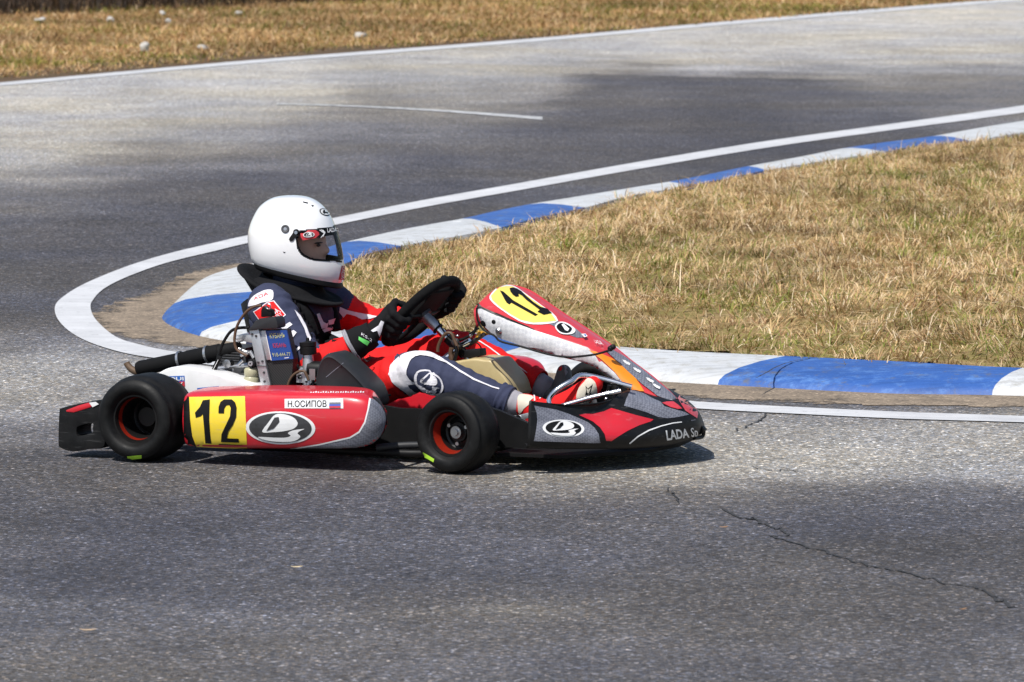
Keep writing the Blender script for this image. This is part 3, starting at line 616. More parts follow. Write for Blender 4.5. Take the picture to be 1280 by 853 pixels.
# --- wheels
def wheel(X, Y, R_, W, rr, steer, side, red, hub=True):
    """side -1: near (right) side, outer face towards -Y"""
    hubm = MB(); rot = Matrix.Rotation(steer, 3, 'Z'); c = V3(X, Y, R_); ax = rot@V3(0, side, 0)   # ax points outward
    h = W/2
    t = MB()
    prof = [(rr, h*.66), (rr+.006, h*.80), (rr+(R_-rr)*.25, h*.95), (rr+(R_-rr)*.45, h*1.0), (rr+(R_-rr)*.66, h*.97), (rr+(R_-rr)*.84, h*.86), (R_-.010, h*.72), (R_-.003, h*.56), (R_, h*.36), (R_, 0), (R_, -h*.36), (R_-.003, -h*.56), (R_-.010, -h*.72), (rr+(R_-rr)*.8, -h*.88), (rr+(R_-rr)*.45, -h), (rr, -h*.66)]
    pp = crs([Vector((a, b, 0)) for a, b in prof], 4); t.lathe([(p.x, p.y) for p in pp], c, ax, M['tyre'], 72)
    g = MB()
    g.lathe([(rr+.005, h*.70), (rr+.008, h*.74), (rr+.006, h*.78), (rr, h*.78), (rr-.003, h*.70), (rr-.004, h*.62)], c, ax, M['rim'], 56)
    g.lathe([(rr-.004, h*.62), (rr-.007, h*.45)], c, ax, M['rimred'], 56)  # rear rims are dark: their reddish lip reflection is painted as this band
    g.lathe([(rr-.007, h*.45), (rr-.012, h*.2)], c, ax, M['rimred'] if red else M['rim'], 56); g.lathe([(rr-.012, h*.2), (rr-.013, h*.1), (rr-.014, -h*.22)], c, ax, M['rim'], 56)
    g.lathe([(rr-.014, -h*.2), (rr-.02, -h*.25), (.032, -h*.16), (.03, 0), (.0, 0)], c, ax, M['rim'], 56)
    root = g.build('wheel', kart, auto=50)
    to = t.build('tyre', root); to.parent = root
    hm = MB()
    if hub:
        hm.lathe([(.0, h*.30), (.010, h*.30), (.011, h*.2), (.019, h*.2), (.021, h*.1), (.021, -h*.1)], c, ax, M['metal'], 28)
        for k in range(3):
            a = k*2.094+.5; d = rot@V3(math.cos(a)*.036, 0, math.sin(a)*.036); hm.lathe([(0, h*.08), (.006, h*.08), (.006, -h*.2)], c+d, ax, M['metal'], 8)
        d = rot@V3(.03, 0, -.028)
    else:
        hm.lathe([(.0, -h*.15), (.018, -h*.15), (.02, -h*.2)], c, ax, M['rim'], 28)
    hm.build('hub', root)
    return root, to
WR, TR = wheel(-.012, -.625, .136, .205, .071, 0, -1, False, False)
WF, TF = wheel(1.022, -.55, .126, .135, .068, math.radians(-9), -1, True)
WRl, _ = wheel(-.012, .60, .136, .205, .071, 0, 1, False, False)
WFl, _ = wheel(1.035, .555, .128, .140, .068, math.radians(-9), 1, True)
for t_, c_, s_ in ((TR, [(159, 570.5), (177, 569), (177, 573), (160, 575)], 0), (TF, [(529, 565.5), (543, 574), (542, 578), (528, 570)], 0)):
    o = sticker('paint_mark', t_.parent, bvh_of(t_), [('p', c_, M['lime'])], cell=3)

# --- chassis
m = MB(); r = .015
for s in (-1, 1):
    m.tube([V3(-.12, .32*s, .06), V3(.3, .30*s, .055), V3(.7, .34*s, .05), V3(1.0, .30*s, .055), V3(1.3, .17*s, .06), V3(1.42, .15*s, .07)], r, M['ink'])
    m.tube([V3(.9, .30*s, .055), V3(1.055, .42*s, .10), V3(1.055, .47*s, .13)], r, M['darkmetal'])
m.tube([V3(-.12, -.32, .06), V3(-.12, .32, .06)], r, M['ink']); m.tube([V3(.75, -.34, .05), V3(.75, .34, .05)], r, M['ink']); m.tube([V3(1.42, -.15, .07), V3(1.42, .15, .07)], r, M['ink'])
m.build('frame', kart)
m = MB(); m.prism([V3(.45, -.30, .035), V3(1.05, -.29, .035), V3(1.38, -.16, .035), V3(1.38, .16, .035), V3(1.05, .29, .035), V3(.45, .30, .035)], .004, M['matte'], (0, 0, 1)); m.build('floor_tray', kart, smooth=False)
tubeobj('rear_axle', [V3(-.012, -.52, .136), V3(-.012, .52, .136)], .022, 'darkmetal')
m = MB(); m.tube([V3(.16, -.50, .055), V3(.3, -.54, .05), V3(.85, -.53, .05), V3(.95, -.44, .055)], .012, M['ink']); m.tube([V3(.28, -.30, .05), V3(.28, -.52, .055)], .010, M['ink']); m.tube([V3(.80, -.30, .05), V3(.80, -.52, .055)], .010, M['ink'])
m.build('side_bar', kart)
# rod seen between pod and front wheel
m = MB(); m.tube(KP((470, 560, -.55), (505, 557, -.52), (560, 556, -.5)), .011, M['airbox']); m.build('side_nerf_bar', kart)

# --- side pods
def pod(sgn):
    st = [(231, 495, 556, -.668, -.50), (234, 494, 559, -.68, -.50), (262, 493, 561.5, -.688, -.50), (320, 492, 562, -.69, -.50), (380, 493, 562, -.69, -.50), (425, 494.5, 562, -.686, -.505), (452, 497.5, 560, -.675, -.51), (468, 503, 554, -.655, -.52), (478, 511, 545, -.628, -.53), (484, 520, 533, -.60, -.56)]
    rows = []
    for px_, yt, yb, Yo, Yi in st:
        T_ = K(px_, yt, Yo); B_ = K(px_, yb, Yo); X_ = T_.x; zt, zb = T_.z, B_.z; hh = zt-zb
        pr = [(Yi, zb+.005), (Yo+.05, zb), (Yo+.012, zb+.004), (Yo, zb+hh*.10), (Yo-.012, zb+hh*.32), (Yo-.016, zb+hh*.55), (Yo-.010, zb+hh*.80), (Yo-.002, zb+hh*.94), (Yo+.010, zt), (Yo+.045, zt+.008), (Yi-.02, zt+.010), (Yi, zt+.002)]
        wt = {425: .1, 452: .25, 468: .40, 478: .5, 484: .5}.get(px_, 0); rows.append([V3(X_-wt*(y_-Yo), y_*-sgn, z_) for y_, z_ in pr])
    rows = [crs(rw, 3) for rw in rows]; n = len(rows[0])
    cols = [crs([rw[j] for rw in rows], 4) for j in range(n)]; rows = [[cols[j][i] for j in range(n)] for i in range(len(cols[0]))]
    m = MB(); m.grid(rows, M['red'], closeu=True)
    for e in (rows[0], rows[-1]): m.add(e, [list(range(len(e)))], M['ink'])
    return m.build('side_pod', kart, auto=50)
PN = pod(-1); PF = pod(1)
z6 = lambda L: zz(L, 4.267, 340, 460); z1 = lambda L: zz(L, 3.877, 60, 380)
TP = bvh_of(PN)
cf = [(463, 499), (470, 501.5), (477, 508), (482, 519), (480, 535), (472, 549), (458, 558), (440, 561.5), (362, 561.5), (400, 555.5), (438, 547), (449, 540), (456, 528), (460, 512)]
wl = [(461.2, 498), (463.5, 499), (460.8, 512.5), (456.8, 529), (449.6, 541), (438, 548), (400, 556.5), (362, 562), (356, 561.6), (400, 554.8), (437.5, 546), (448.4, 539.2), (455.2, 527.6), (459.2, 512)]
endp = [(464, 496.5), (475, 497), (498, 505), (500, 530), (495, 558), (470, 562), (461, 559), (471, 551), (479, 540), (482, 527), (481, 516), (476, 507)]
sticker('carbon_trim', PN, TP, [('p', sm(cf, 3), M['carbon']), ('p', wl, M['white']), ('p', endp, M['black'])], cell=3)
yp = z1([(685, 452), (955, 448), (961, 600), (965, 702), (720, 692), (700, 640), (690, 560)])
one = z1([(714, 528), (738, 500), (752, 468), (786, 464), (783, 560), (788, 640), (794, 677), (764, 674), (758, 600), (752, 535), (742, 545), (718, 552)])
two = z1([(828, 530), (829, 500), (838, 476), (856, 464), (893, 464), (909, 478), (916, 502), (914, 548), (898, 585), (876, 618), (868, 650), (926, 652), (928, 671), (840, 668), (843, 630), (862, 590), (884, 545), (888, 505), (880, 490), (866, 492), (856, 508), (855, 530)])
edge = z1([(620, 430), (685, 452), (690, 560), (700, 640), (720, 692), (700, 705), (620, 710), (610, 640), (610, 520)])
bl = z1([(830, 676), (945, 681), (943, 684), (830, 680)])
sticker('number_board', PN, TP, [('p', yp, M['yellow']), ('p', edge, M['black']), ('p', one, M['ink']), ('p', two, M['ink']), ('p', bl, M['ink'])])
sticker('oval_emblem', PN, TP, emblem_layers((350.8, 535, 43.5, 1, 0, 20.5), M['darkmetal'], M['white']))
sticker('name_label', PN, TP, [('p', [(356, 499), (429, 498.6), (429.3, 510.8), (356, 510.6)], M['white']), ('t', 'Н.ОСИПОВ', [(360, 501), (408.5, 500.6), (408.5, 509), (360, 509.2)], M['ink'], .012),
    ('p', [(412, 503.4), (426, 503.2), (426, 505.6), (412, 505.8)], M['slate']), ('p', [(412, 505.8), (426, 505.6), (426, 508), (412, 508.1)], M['flagblue']), ('p', [(412, 508.1), (426, 508), (426, 510.2), (412, 510.3)], M['flagred'])])
# blurred script on top edge
sq = []
for i in range(22):
    xx = 388+i*3.1; sq.append(('p', [(xx, 490.2+.6*math.sin(i*2.1)), (xx+1.9+.5*math.sin(i*3.3), 490.0+.5*math.cos(i*1.7)), (xx+1.6, 491.5), (xx+.2, 491.8)], M['whitecloth']))
sticker('script_strip', PN, TP, sq, step=.00002)

# --- rear bumper
m = MB(); mb2 = z1([(55, 522), (62, 508), (90, 498), (150, 484), (215, 474), (268, 472), (275, 560), (272, 688), (200, 704), (120, 716), (62, 698), (50, 670)])
hole = z1([(138, 606), (150, 592), (214, 577), (216, 604), (214, 624), (160, 640), (141, 636)])
def ring_prism(mb, outer, inner, Y, th, mat):
    no = len(outer); P0 = [K(*p, Y) for p in outer]; P1 = [p+V3(0, th, 0) for p in P0]; Q0 = [K(*p, Y) for p in inner]; Q1 = [p+V3(0, th, 0) for p in Q0]
    bm = bmesh.new(); a = [bm.verts.new(p) for p in P0]; b = [bm.verts.new(p) for p in Q0]
    ea = [bm.edges.new((a[i], a[(i+1) % no])) for i in range(no)]; eb = [bm.edges.new((b[i], b[(i+1) % len(b)])) for i in range(len(b))]
    bmesh.ops.triangle_fill(bm, use_beauty=True, edges=ea+eb); bm.verts.index_update(); fs = [[v.index for v in f.verts] for f in bm.faces]; bm.free()
    al = P0+Q0; k = len(al); mb.add(al+[p+V3(0, th, 0) for p in al], fs+[[i+k for i in f][::-1] for f in fs]+[[i, (i+1) % no, (i+1) % no+k, i+k] for i in range(no)]+[[no+i, no+(i+1) % len(b), no+(i+1) % len(b)+k, no+i+k] for i in range(len(b))], mat)
ring_prism(m, sm(mb2, 3), sm(hole, 3), -.66, .10, M['black'])
rb = m.build('rear_bumper', kart, bevel=.006)
m = MB()
for yy in (.56,): ring_prism(m, sm([(x_, y_) for x_, y_ in mb2], 2), sm(hole, 2), -.66, .10, M['black'])
for i in range(len(m.v)): m.v[i] = (m.v[i][0], -m.v[i][1], m.v[i][2])
m.build('bumper_end', kart)
m = MB(); m.prism([V3(-.285, -.44, .04), V3(-.225, -.44, .035), V3(-.215, -.44, .10), V3(-.235, -.44, .12), V3(-.278, -.44, .116), V3(-.29, -.44, .09)], .88, M['black'], (0, 1, 0)); m.build('bumper_bar', kart, bevel=.012)
for s_ in (-1, 1): tubeobj('bumper_tube', [V3(-.21, .30*s_, .115), V3(-.20, .50*s_, .145), V3(-.18, .62*s_, .15)], .010, 'ink')
m = MB(); rt = MB()
T0 = bvh_of(rb)
# the red insert lies on the bumper's top edge
tp = [K(*p, -.655) for p in z1([(90, 515), (150, 492), (200, 478), (222, 484), (215, 500), (130, 526), (95, 524)])]
m.prism([p+V3(0, -.0075, 0) for p in tp], .06, M['red']); m.build('bumper_insert', kart, bevel=.004)
m = MB(); m.prism([p+V3(0, -.0085, 0) for p in (K(*q, -.655) for q in z1([(205, 478), (235, 474), (250, 486), (222, 500)]))], .03, M['white']); m.build('bumper_patch', kart)
tubeobj('bumper_mount', [V3(-.25, -.30, .08), V3(-.12, -.31, .06)], .014, 'metal')
tubeobj('bumper_mount', [V3(-.25, .30, .08), V3(-.12, .31, .06)], .014, 'metal')

# --- white rear cowl between rear wheel and engine
cw = sm(z1([(480, 372), (520, 345), (565, 318), (610, 306), (660, 306), (760, 322), (860, 350), (960, 380), (1005, 402), (1008, 440), (700, 470), (560, 470), (480, 440)]), 3)
m = MB(); m.prism([K(*p, -.44) for p in cw], .09, M['white']); CW = m.build('chain_guard', kart, bevel=.012, bseg=3)
TC = bvh_of(CW)
sticker('guard_sticker', CW, TC, [('p', z1([(560, 352), (662, 348), (665, 402), (560, 404)]), M['blueS']), ('p', z1([(560, 380), (663, 376), (665, 400), (560, 402)]), M['redink']), ('t', 'LIQUI', [z1([(555, 357)])[0], z1([(658, 353)])[0], z1([(660, 374)])[0], z1([(557, 377)])[0]], M['white'], .02), ('t', 'MOLY', [z1([(562, 383)])[0], z1([(656, 380)])[0], z1([(658, 398)])[0], z1([(564, 400)])[0]], M['white'], .02)])
sq = [('p', z1([(723, 408), (828, 398), (830, 432), (726, 438)]), M['blueS'])]
for i in range(7): sq.append(('p', z1([(738+i*11.5, 421-i), (746+i*11.5, 419-i), (745+i*11.5, 431-i*.6), (739+i*11.5, 429-i*.6)]), M['white']))
sticker('guard_label', CW, TC, sq, step=.0002)

# --- exhaust
ex = MB(); e0, e1 = K(173, 461, -.27), K(305, 434, -.27); d = (e1-e0).normalized()
ex.lathe([(.012, -.004), (.021, -.002), (.0245, .008), (.0245, .18), (.026, .182), (.0265, .30), (.024, .302), (.022, .37), (.0, .372)], e0, d, M['matte'], 28); EX = ex.build('exhaust', kart, auto=50)
for f_ in (.155, .255):
    m = MB(); m.lathe([(.0268, -.004), (.029, -.004), (.029, .004), (.0268, .004)], e0+d*f_, d, M['metal'], 28, closed=True); m.build('clamp', EX)
m = MB(); p_ = KP((158, 453.5, -.27), (160, 457, -.27), (165, 462, -.27), (173, 465, -.27), (184, 463, -.27)); m.tube(p_, [.0105, .0105, .0115, .0125, .013], M['rust'], 14); m.build('tail_pipe', EX)
# --- engine cluster
eng = MB()
eng.tube([K(262, 468, -.30), K(300, 460, -.30)], .016, M['darkmetal']); eng.tube([K(268, 462, -.32), K(312, 457, -.32)], .010, M['metal'])
eng.box(K(300, 452, -.22), (.10, .12, .10), M['darkmetal']); eng.box(K(330, 478, -.27), (.20, .12, .10), M['darkmetal']); eng.box(K(282, 470, -.30), (.05, .06, .04), M['airbox'])
for i in range(6): eng.box(K(296, 436+i*3.2, -.24), (.085, .10, .004), M['darkmetal'])
eng.lathe([(0, 0), (.012, 0), (.014, .004), (.006, .006), (0, .006)], K(284, 455, -.35), (0, -1, 0), M['metal'], 14)
eng.lathe([(0, 0), (.008, 0), (.010, .004), (.004, .006), (0, .006)], K(262, 466, -.35), (0, -1, 0), M['metal'], 14)
for _ in range(16):
    a, b = random.uniform(262, 318), random.uniform(448, 474); eng.ell(K(a, b, -.335+random.uniform(0, .03)), [random.uniform(.004, .010) for _ in range(3)], M[random.choice(['alu', 'darkmetal', 'darkmetal', 'ink'])], 8)
eng.build('engine', kart, bevel=.0)
tubeobj('clutch_cover', [K(305, 478, -.36), K(305, 478, -.30)], .03, 'darkmetal')
z8 = lambda L: zz(L, 7.108, 290, 380)
m = MB(); m.prism([K(*p, -.40) for p in z8([(152, 236), (236, 226), (300, 545), (352, 768), (270, 772), (222, 560)])], .012, M['alu']); br = m.build('radiator_bracket', kart, bevel=.002)
for bx, by in ((180, 270), (235, 520), (272, 510), (290, 690), (285, 610), (215, 285)):
    m = MB(); c_ = K(*z8([(bx, by)])[0], -.40); m.lathe([(0, -.004), (.0035, -.004), (.004, 0)], c_, (0, 1, 0), M['darkmetal'], 10); m.build('bolt', br)
m = MB(); m.box(K(*z8([(262, 552)])[0], -.4025), (.032, .004, .002), M['darkmetal']); m.build('seam', br)
m = MB(); m.prism([K(*p, -.385) for p in z8([(236, 232), (480, 226), (545, 492), (520, 770), (350, 770), (296, 545)])], .035, M['core']); RD = m.build('radiator', kart, smooth=False)
m = MB(); m.prism([K(*p, -.392) for p in z8([(245, 240), (300, 235), (356, 498), (305, 500)])], .01, M['alu']); m.build('radiator_side', RD, bevel=.002)
m = MB(); m.prism([K(*p, -.3935) for p in z8([(296, 240), (484, 234), (544, 490), (350, 506)])], .006, M['banner']); BN = m.build('banner', RD)
def q4(L): return z8(L)
sticker('banner_print', RD, bvh_of(BN), [('t', 'КУБАНЬ', q4([(332, 262), (466, 256), (474, 300), (340, 308)]), M['yink'], .01), ('t', 'ЮБАНЬ', q4([(362, 350), (478, 346), (486, 384), (370, 390)]), M['redink'], .0), ('t', '918-444-77', q4([(358, 436), (520, 430), (526, 462), (366, 470)]), M['yink'], .0), ('p', q4([(297, 242), (302, 242), (356, 500), (350, 502)]), M['white']), ('p', q4([(470, 478), (510, 472), (512, 478), (472, 484)]), M['white'])], cell=4)
m = MB(); m.prism([K(*p, -.41) for p in z8([(138, 240), (150, 215), (170, 200), (205, 150), (250, 130), (380, 118), (398, 150), (408, 210), (392, 222), (250, 226)])], .06, M['airbox']); m.build('radiator_cap', RD, bevel=.004)
m = MB(); m.prism([K(*p, -.40) for p in z8([(255, 60), (270, 20), (300, 40), (345, 55), (352, 115), (255, 120)])], .03, M['ink']); m.build('filler_plug', RD, bevel=.004)
m = MB(); m.lathe([(.008, -.0015), (.0105, 0), (.008, .0015), (.0065, 0)], K(*z8([(322, 22)])[0], -.405), (0, 1, 0), M['metal'], 16, closed=True); m.build('cap_ring', RD)
tubeobj('brown_hose', KP(*[(*q, -.39) for q in z8([(262, 16), (210, 22), (140, 60), (75, 140), (35, 230), (22, 330), (40, 400), (85, 435), (135, 460)])]), .0045, 'brown')
tubeobj('spark_plug_lead', KP(*[(*q, -.37) for q in z8([(155, 212), (60, 215), (-10, 245), (-70, 330), (-100, 400), (-125, 480), (-140, 560)])]), .005, 'ink')
tubeobj('brown_hose', KP(*[(*q, -.39) for q in z8([(490, 770), (505, 700), (540, 640), (590, 605), (640, 600), (665, 640), (680, 680)])]), .0045, 'brown')
m = MB(); m.box(K(271, 455, -.39), (.014, .01, .055), M['ink'], Matrix.Rotation(.45, 3, 'Y')); m.box(K(270, 456, -.396), (.0055, .004, .04), M['white'], Matrix.Rotation(.5, 3, 'Y')); m.build('ignition_coil', kart, bevel=.002)
m = MB(); c_ = K(314, 462, -.39)
m.lathe([(0, .006), (.018, .005), (.0225, 0), (.0225, -.018), (.0195, -.022), (.0235, -.027), (.0235, -.047), (.019, -.053), (.0, -.054)], c_, (0, 0, 1), M['bottle'], 28); bo = m.build('overflow_bottle', kart, auto=60)
m = MB(); m.lathe([(0, -.008), (.005, -.008), (.006, -.004), (.013, -.004), (.0145, .0), (.0145, .014), (.0, .016)], K(314.5, 454.5, -.405), (0, 1, 0), M['ink'], 20); m.lathe([(.003, -.010), (.008, -.010), (.008, -.004)], K(314.5, 454.5, -.405), (0, 1, 0), M['alu'], 16); m.build('bottle_cap', bo)
tubeobj('bracket_wing', [K(297, 424, -.33), K(312, 420, -.33)], .012, 'alu')
m = MB(); m.prism([K(*p, -.36) for p in z8([(50, 290), (70, 275), (150, 262), (175, 300), (190, 350), (110, 335)])], .01, M['alu']); m.build('mount_plate', kart, bevel=.002)
for k_, (a, b, c2, d2) in enumerate([(60, 400, 150, 440), (80, 460, 150, 425), (100, 500, 60, 540), (160, 420, 195, 480)]):
    tubeobj('fitting', KP((*z8([(a, b)])[0], -.35), (*z8([(c2, d2)])[0], -.35)), .006, 'alu' if k_ % 2 else 'metal')
# carburettor
c_ = K(385, 443, -.36); cb = MB()
cb.lathe([(.014, .0), (.0165, -.002), (.019, -.03), (.0205, -.045), (.019, -.07), (.022, -.075), (.022, -.095), (.0, -.10)], c_, V3(-.06, 0, 1), M['alu'], 26)
cb.tube([K(376, 463, -.36), K(397, 459, -.36)], .013, M['metal']); cb.box(K(382, 472, -.36), (.045, .04, .03), M['alu']); cb.box(K(392, 468, -.38), (.02, .02, .035), M['metal'])
for _ in range(18):
    a, b = random.uniform(370, 398), random.uniform(455, 485); cb.ell(K(a, b, -.385+random.uniform(0, .02)), [random.uniform(.003, .008) for _ in range(3)], M[random.choice(['alu', 'metal', 'ink', 'darkmetal', 'ink'])], 8)
CB = cb.build('carburettor', kart)
m = MB(); m.lathe([(.0, .024), (.005, .024), (.006, .014), (.012, .012), (.0265, .010), (.0265, -.002), (.024, -.004), (.0265, -.006), (.0265, -.026), (.022, -.028), (0, -.028)], c_+V3(0, 0, .028), V3(-.06, 0, 1), M['ink'], 26); m.build('carburettor_cap', CB)
m = MB(); m.lathe([(0, -.03), (.022, -.028), (.026, -.01), (.026, .03)], K(398, 462, -.36), (-1, 0, 0), M['ink'], 20); m.build('intake_sleeve', CB)
# intake silencer: tapered rounded box
z3b = lambda L: zz(L, 5.685, 260, 350)
sil = z3b([(790, 800), (785, 700), (800, 610), (830, 545), (865, 520), (905, 522), (960, 560), (1050, 640), (1130, 720), (1180, 790), (1190, 900), (1000, 920), (800, 900)])
m = MB(); rows = []
S_ = sm(sil, 3); cx = sum(p[0] for p in S_)/len(S_); cy = sum(p[1] for p in S_)/len(S_)
for Y_, f_ in ((-.455, .70), (-.462, .86), (-.455, .94), (-.43, 1.0), (-.34, 1.0), (-.32, .9)): rows.append([K(cx+(p[0]-cx)*f_, cy+(p[1]-cy)*f_, -.43)+V3(0, Y_+.43, 0) for p in S_])
m.grid(rows, M['airbox'], closeu=True); m.add(rows[0], [list(range(len(rows[0])))], M['airbox']); IS = m.build('intake_silencer', kart, auto=55)
sticker('silencer_seam', IS, bvh_of(IS), [('p', z3b([(838, 690), (960, 590), (963, 593), (842, 694)]), M['redglare'] if False else M['slate'])], cell=4)
# pod shelf
m = MB(); m.prism([V3(.20, -.52, .215), V3(.68, -.52, .212), V3(.68, -.30, .205), V3(.20, -.30, .205)], .006, M['matte'], (0, 0, -1)); m.build('engine_shelf', kart)
# seat shell
m = MB(); rows = []
for t in np.linspace(0, 1, 12):
    cx_, cz_ = np.interp(t, [0, .3, .55, 1], [.52, .30, .12, .03]), np.interp(t, [0, .3, .55, 1], [.15, .06, .13, .44]); w_ = np.interp(t, [0, .5, 1], [.17, .20, .15])
    rows.append([V3(cx_+(.10*abs(u)**3 if t > .4 else 0), w_*u, cz_+(.16*abs(u)**3 if t < .7 else .05*abs(u)**3)) for u in np.linspace(-1, 1, 11)])
m.grid(rows, M['ink']); m.build('seat', kart, solid=.006, sub=1)
m = MB(); m.tube([K(588, 427, .0), K(576, 433, .0), K(560, 446, -.02), K(548, 455, -.03)], .011, M['chrome'], curve=False); m.build('column_support', kart)
# fuel tank between the legs
tk = zz([(215, 470), (290, 440), (440, 415), (560, 430), (630, 440), (700, 520), (800, 650), (840, 760), (830, 830), (500, 850), (250, 700)], 8.533, 540, 400)
m = MB(); m.prism([K(*p, -.07) for p in sm(tk, 3)], .16, M['tank']); TK = m.build('fuel_tank', kart, bevel=.016, bseg=3)
m = MB(); m.prism([K(*p, -.02) for p in zz([(310, 330), (510, 310), (520, 390), (400, 410), (330, 400)], 8.533, 540, 400)], .05, M['ink']); m.build('battery_box', kart, bevel=.004)
# steering
C0 = K(526, 390, 0); ti = math.radians(43)
bdir = V3(math.sin(ti), 0, math.cos(ti)); ndir = V3(-math.cos(ti), 0, math.sin(ti)); adir = V3(0, -1, 0)      # b: up in the wheel plane, n: towards the driver
RR = .152
def rp(ph, r=RR): return C0+adir*(r*math.cos(ph))+bdir*(r*math.sin(ph))
sw = MB(); pts = []
for i in range(64):
    ph = 2*math.pi*i/64; r_ = RR*(1-.10*max(0, math.sin(ph))**6-.16*max(0, -math.sin(ph))**6); pts.append(rp(ph, r_))
rows = []
for i in range(64):
    t = (pts[(i+1) % 64]-pts[i-1]).normalized(); u = ndir; w = t.cross(u)
    rows.append([pts[i]+(u*math.cos(a)+w*math.sin(a)*1.1)*.0165 for a in [2*math.pi*k/14 for k in range(14)]])
sw.grid(rows, M['suede'], closeu=True, closev=True); SW = sw.build('steering_wheel', kart)
m = MB()
for ph in (0, math.pi, -math.pi/2): m.tube([C0+(rp(ph)-C0)*.12-ndir*.012, C0+(rp(ph)-C0)*.55-ndir*.010, rp(ph, RR*.97)], .0085, M['ink'])
m.lathe([(0, -.022), (.026, -.022), (.028, -.014), (.028, .004), (0, .006)], C0, ndir, M['darkmetal'], 24)
for k in range(6): m.lathe([(0, .008), (.0035, .008), (.0035, -.02)], C0+adir*.019*math.cos(k*1.047)+bdir*.019*math.sin(k*1.047), ndir, M['chrome'], 8)
m.build('spokes', SW)
m = MB(); Rm = Matrix((adir, bdir, ndir)).transposed(); m.box(C0+bdir*.030+ndir*.004, (.175, .15, .035), M['matte'], Rm); m.build('display', SW, bevel=.005)
m = MB()
for k in range(4): m.lathe([(0, .0), (.004, 0), (.004, -.012)], C0+bdir*(.08-.022*k)+adir*(.070+.004*k)+ndir*.024, ndir, M['chrome'], 8)
m.build('buttons', SW)
m = MB(); m.box(C0+adir*.085-bdir*.045-ndir*.002, (.05, .06, .004), M['redcloth'], Rm); m.box(C0+adir*.062-bdir*.03-ndir*.004, (.012, .06, .004), M['whitecloth'], Rm); m.build('spoke_pad', SW, bevel=.001)
colm = MB(); cA = C0-ndir*.02; cB = K(578, 441, 0); cC = cA+(cB-cA)
colm.tube([cA, cA+(cB-cA)*.34], .0175, M['alu'], 20); colm.tube([cA+(cB-cA)*.33, cA+(cB-cA)*.36], .0195, M['ink'], 20); colm.tube([cA+(cB-cA)*.36, cA+(cB-cA)*.62], .013, M['chrome'], 18); colm.tube([cA+(cB-cA)*.60, cB+(cB-cA)*.05], .0165, M['ink'], 18)
colm.tube([cB, K(640, 505, 0)], .0095, M['chrome'], 14)
SC = colm.build('steering_column', kart)
m = MB()
def zc(L, Y): return [K(*p, Y) for p in zz(L, 8.533, 540, 400)]
m.tube(zc([(60, 0), (130, 130), (200, 200), (260, 260), (290, 300)], -.03), .0028, M['ink'], 8); m.tube(zc([(250, 220), (330, 205), (400, 170), (440, 150), (480, 60)], -.02), .0045, M['ink'], 8)
m.tube(zc([(430, 190), (400, 240), (380, 290), (420, 240), (470, 240), (520, 290), (520, 350), (490, 400)], .02), .0025, M['ink'], 8)
m.tube(zc([(60, 340), (70, 270), (110, 190), (160, 140), (210, 150), (240, 220), (270, 300), (250, 380), (200, 440)], -.04), .0055, M['brown'], 8)
m.tube(zc([(210, 300), (200, 360), (210, 420), (190, 440)], -.05), .008, M['brown'], 8); m.tube(zc([(250, 280), (262, 350), (240, 430)], -.05), .006, M['ink'], 8)
m.tube(zc([(440, 150), (470, 100), (480, 20), (490, -40)], -.08), .004, M['ink'], 8); m.tube(zc([(400, 150), (460, 110), (500, 90)], -.05), .003, M['ink'], 8)
m.build('cables', kart)
for q_, r_, mt in (((410, 165), (.007, .006, .007), 'chrome'), ((265, 170), (.008, .003, .003), 'chrome'), ((250, 240), (.014, .012, .014), 'darkmetal'), ((290, 290), (.013, .012, .010), 'ink')):
    m = MB(); m.ell(zc([q_], -.03)[0], r_, M[mt], 12); m.build('cable_clip', kart)
m = MB(); m.prism(zc([(455, 190), (495, 118), (540, 125), (608, 155), (560, 175)], -.04), .003, M['amber']); m.build('board_bracket', kart)
for s in (-1, 1): tubeobj('tie_rod', [V3(.98, .03*s, .09), V3(1.08, .44*s, .12)], .007, 'metal')
m = MB(); m.prism([K(*p, -.36) for p in zz([(180, 435), (325, 398), (400, 385), (402, 420), (345, 450), (215, 495)], 8.533, 620, 470)], .01, M['alu']); SB = m.build('stub_bracket', kart, bevel=.002)
m = MB(); cc = K(*zz([(240, 447)], 8.533, 620, 470)[0], -.36); m.lathe([(.004, -.003), (.009, -.003), (.009, .001)], cc, (0, 1, 0), M['chrome'], 16); m.lathe([(0, -.004), (.004, -.004), (.004, 0)], cc, (0, 1, 0), M['ink'], 12); m.build('bolt', SB)

# --- nose fairing
NS = [  # (bottom),(low),(side top),(deck),(deck inner)
 ((659, 559, -.530), (660, 540, -.538), (662, 503.5, -.525), (665, 503, -.515), (669, 504, -.505)),
 ((695, 561, -.475), (697, 543, -.485), (700, 512.5, -.44), (706, 508, -.41), (712, 507, -.40)),
 ((730, 561, -.405), (733, 544, -.412), (736, 524, -.35), (747, 508, -.31), (757, 503, -.29)),
 ((775, 561, -.300), (779, 546, -.306), (783, 527, -.265), (789, 502, -.20), (784, 488, -.135)),
 ((813, 559.5, -.200), (819, 545, -.205), (822, 528, -.17), (826, 508, -.125), (812, 495, -.09)),
 ((844, 556, -.095), (849, 541, -.10), (852, 525, -.085), (851, 510, -.06), (838, 500, -.045)),
 ((864, 551, .0), (873, 536, 0), (870, 519, 0), (862, 508, 0), (850, 500, 0))]
half = [[K(*p) for p in st] for st in NS]
for i, st in enumerate(half):
    b0 = st[0]; st.insert(0, b0+V3(-.02, .03 if i < 6 else 0, .004))
far = [[V3(p.x, -p.y, .05+(p.z-.05)*(.80 if k < 2 else .9)) for p in st] for k, st in enumerate(half[:-1])][::-1]
allst = half+far
for st in allst: pass
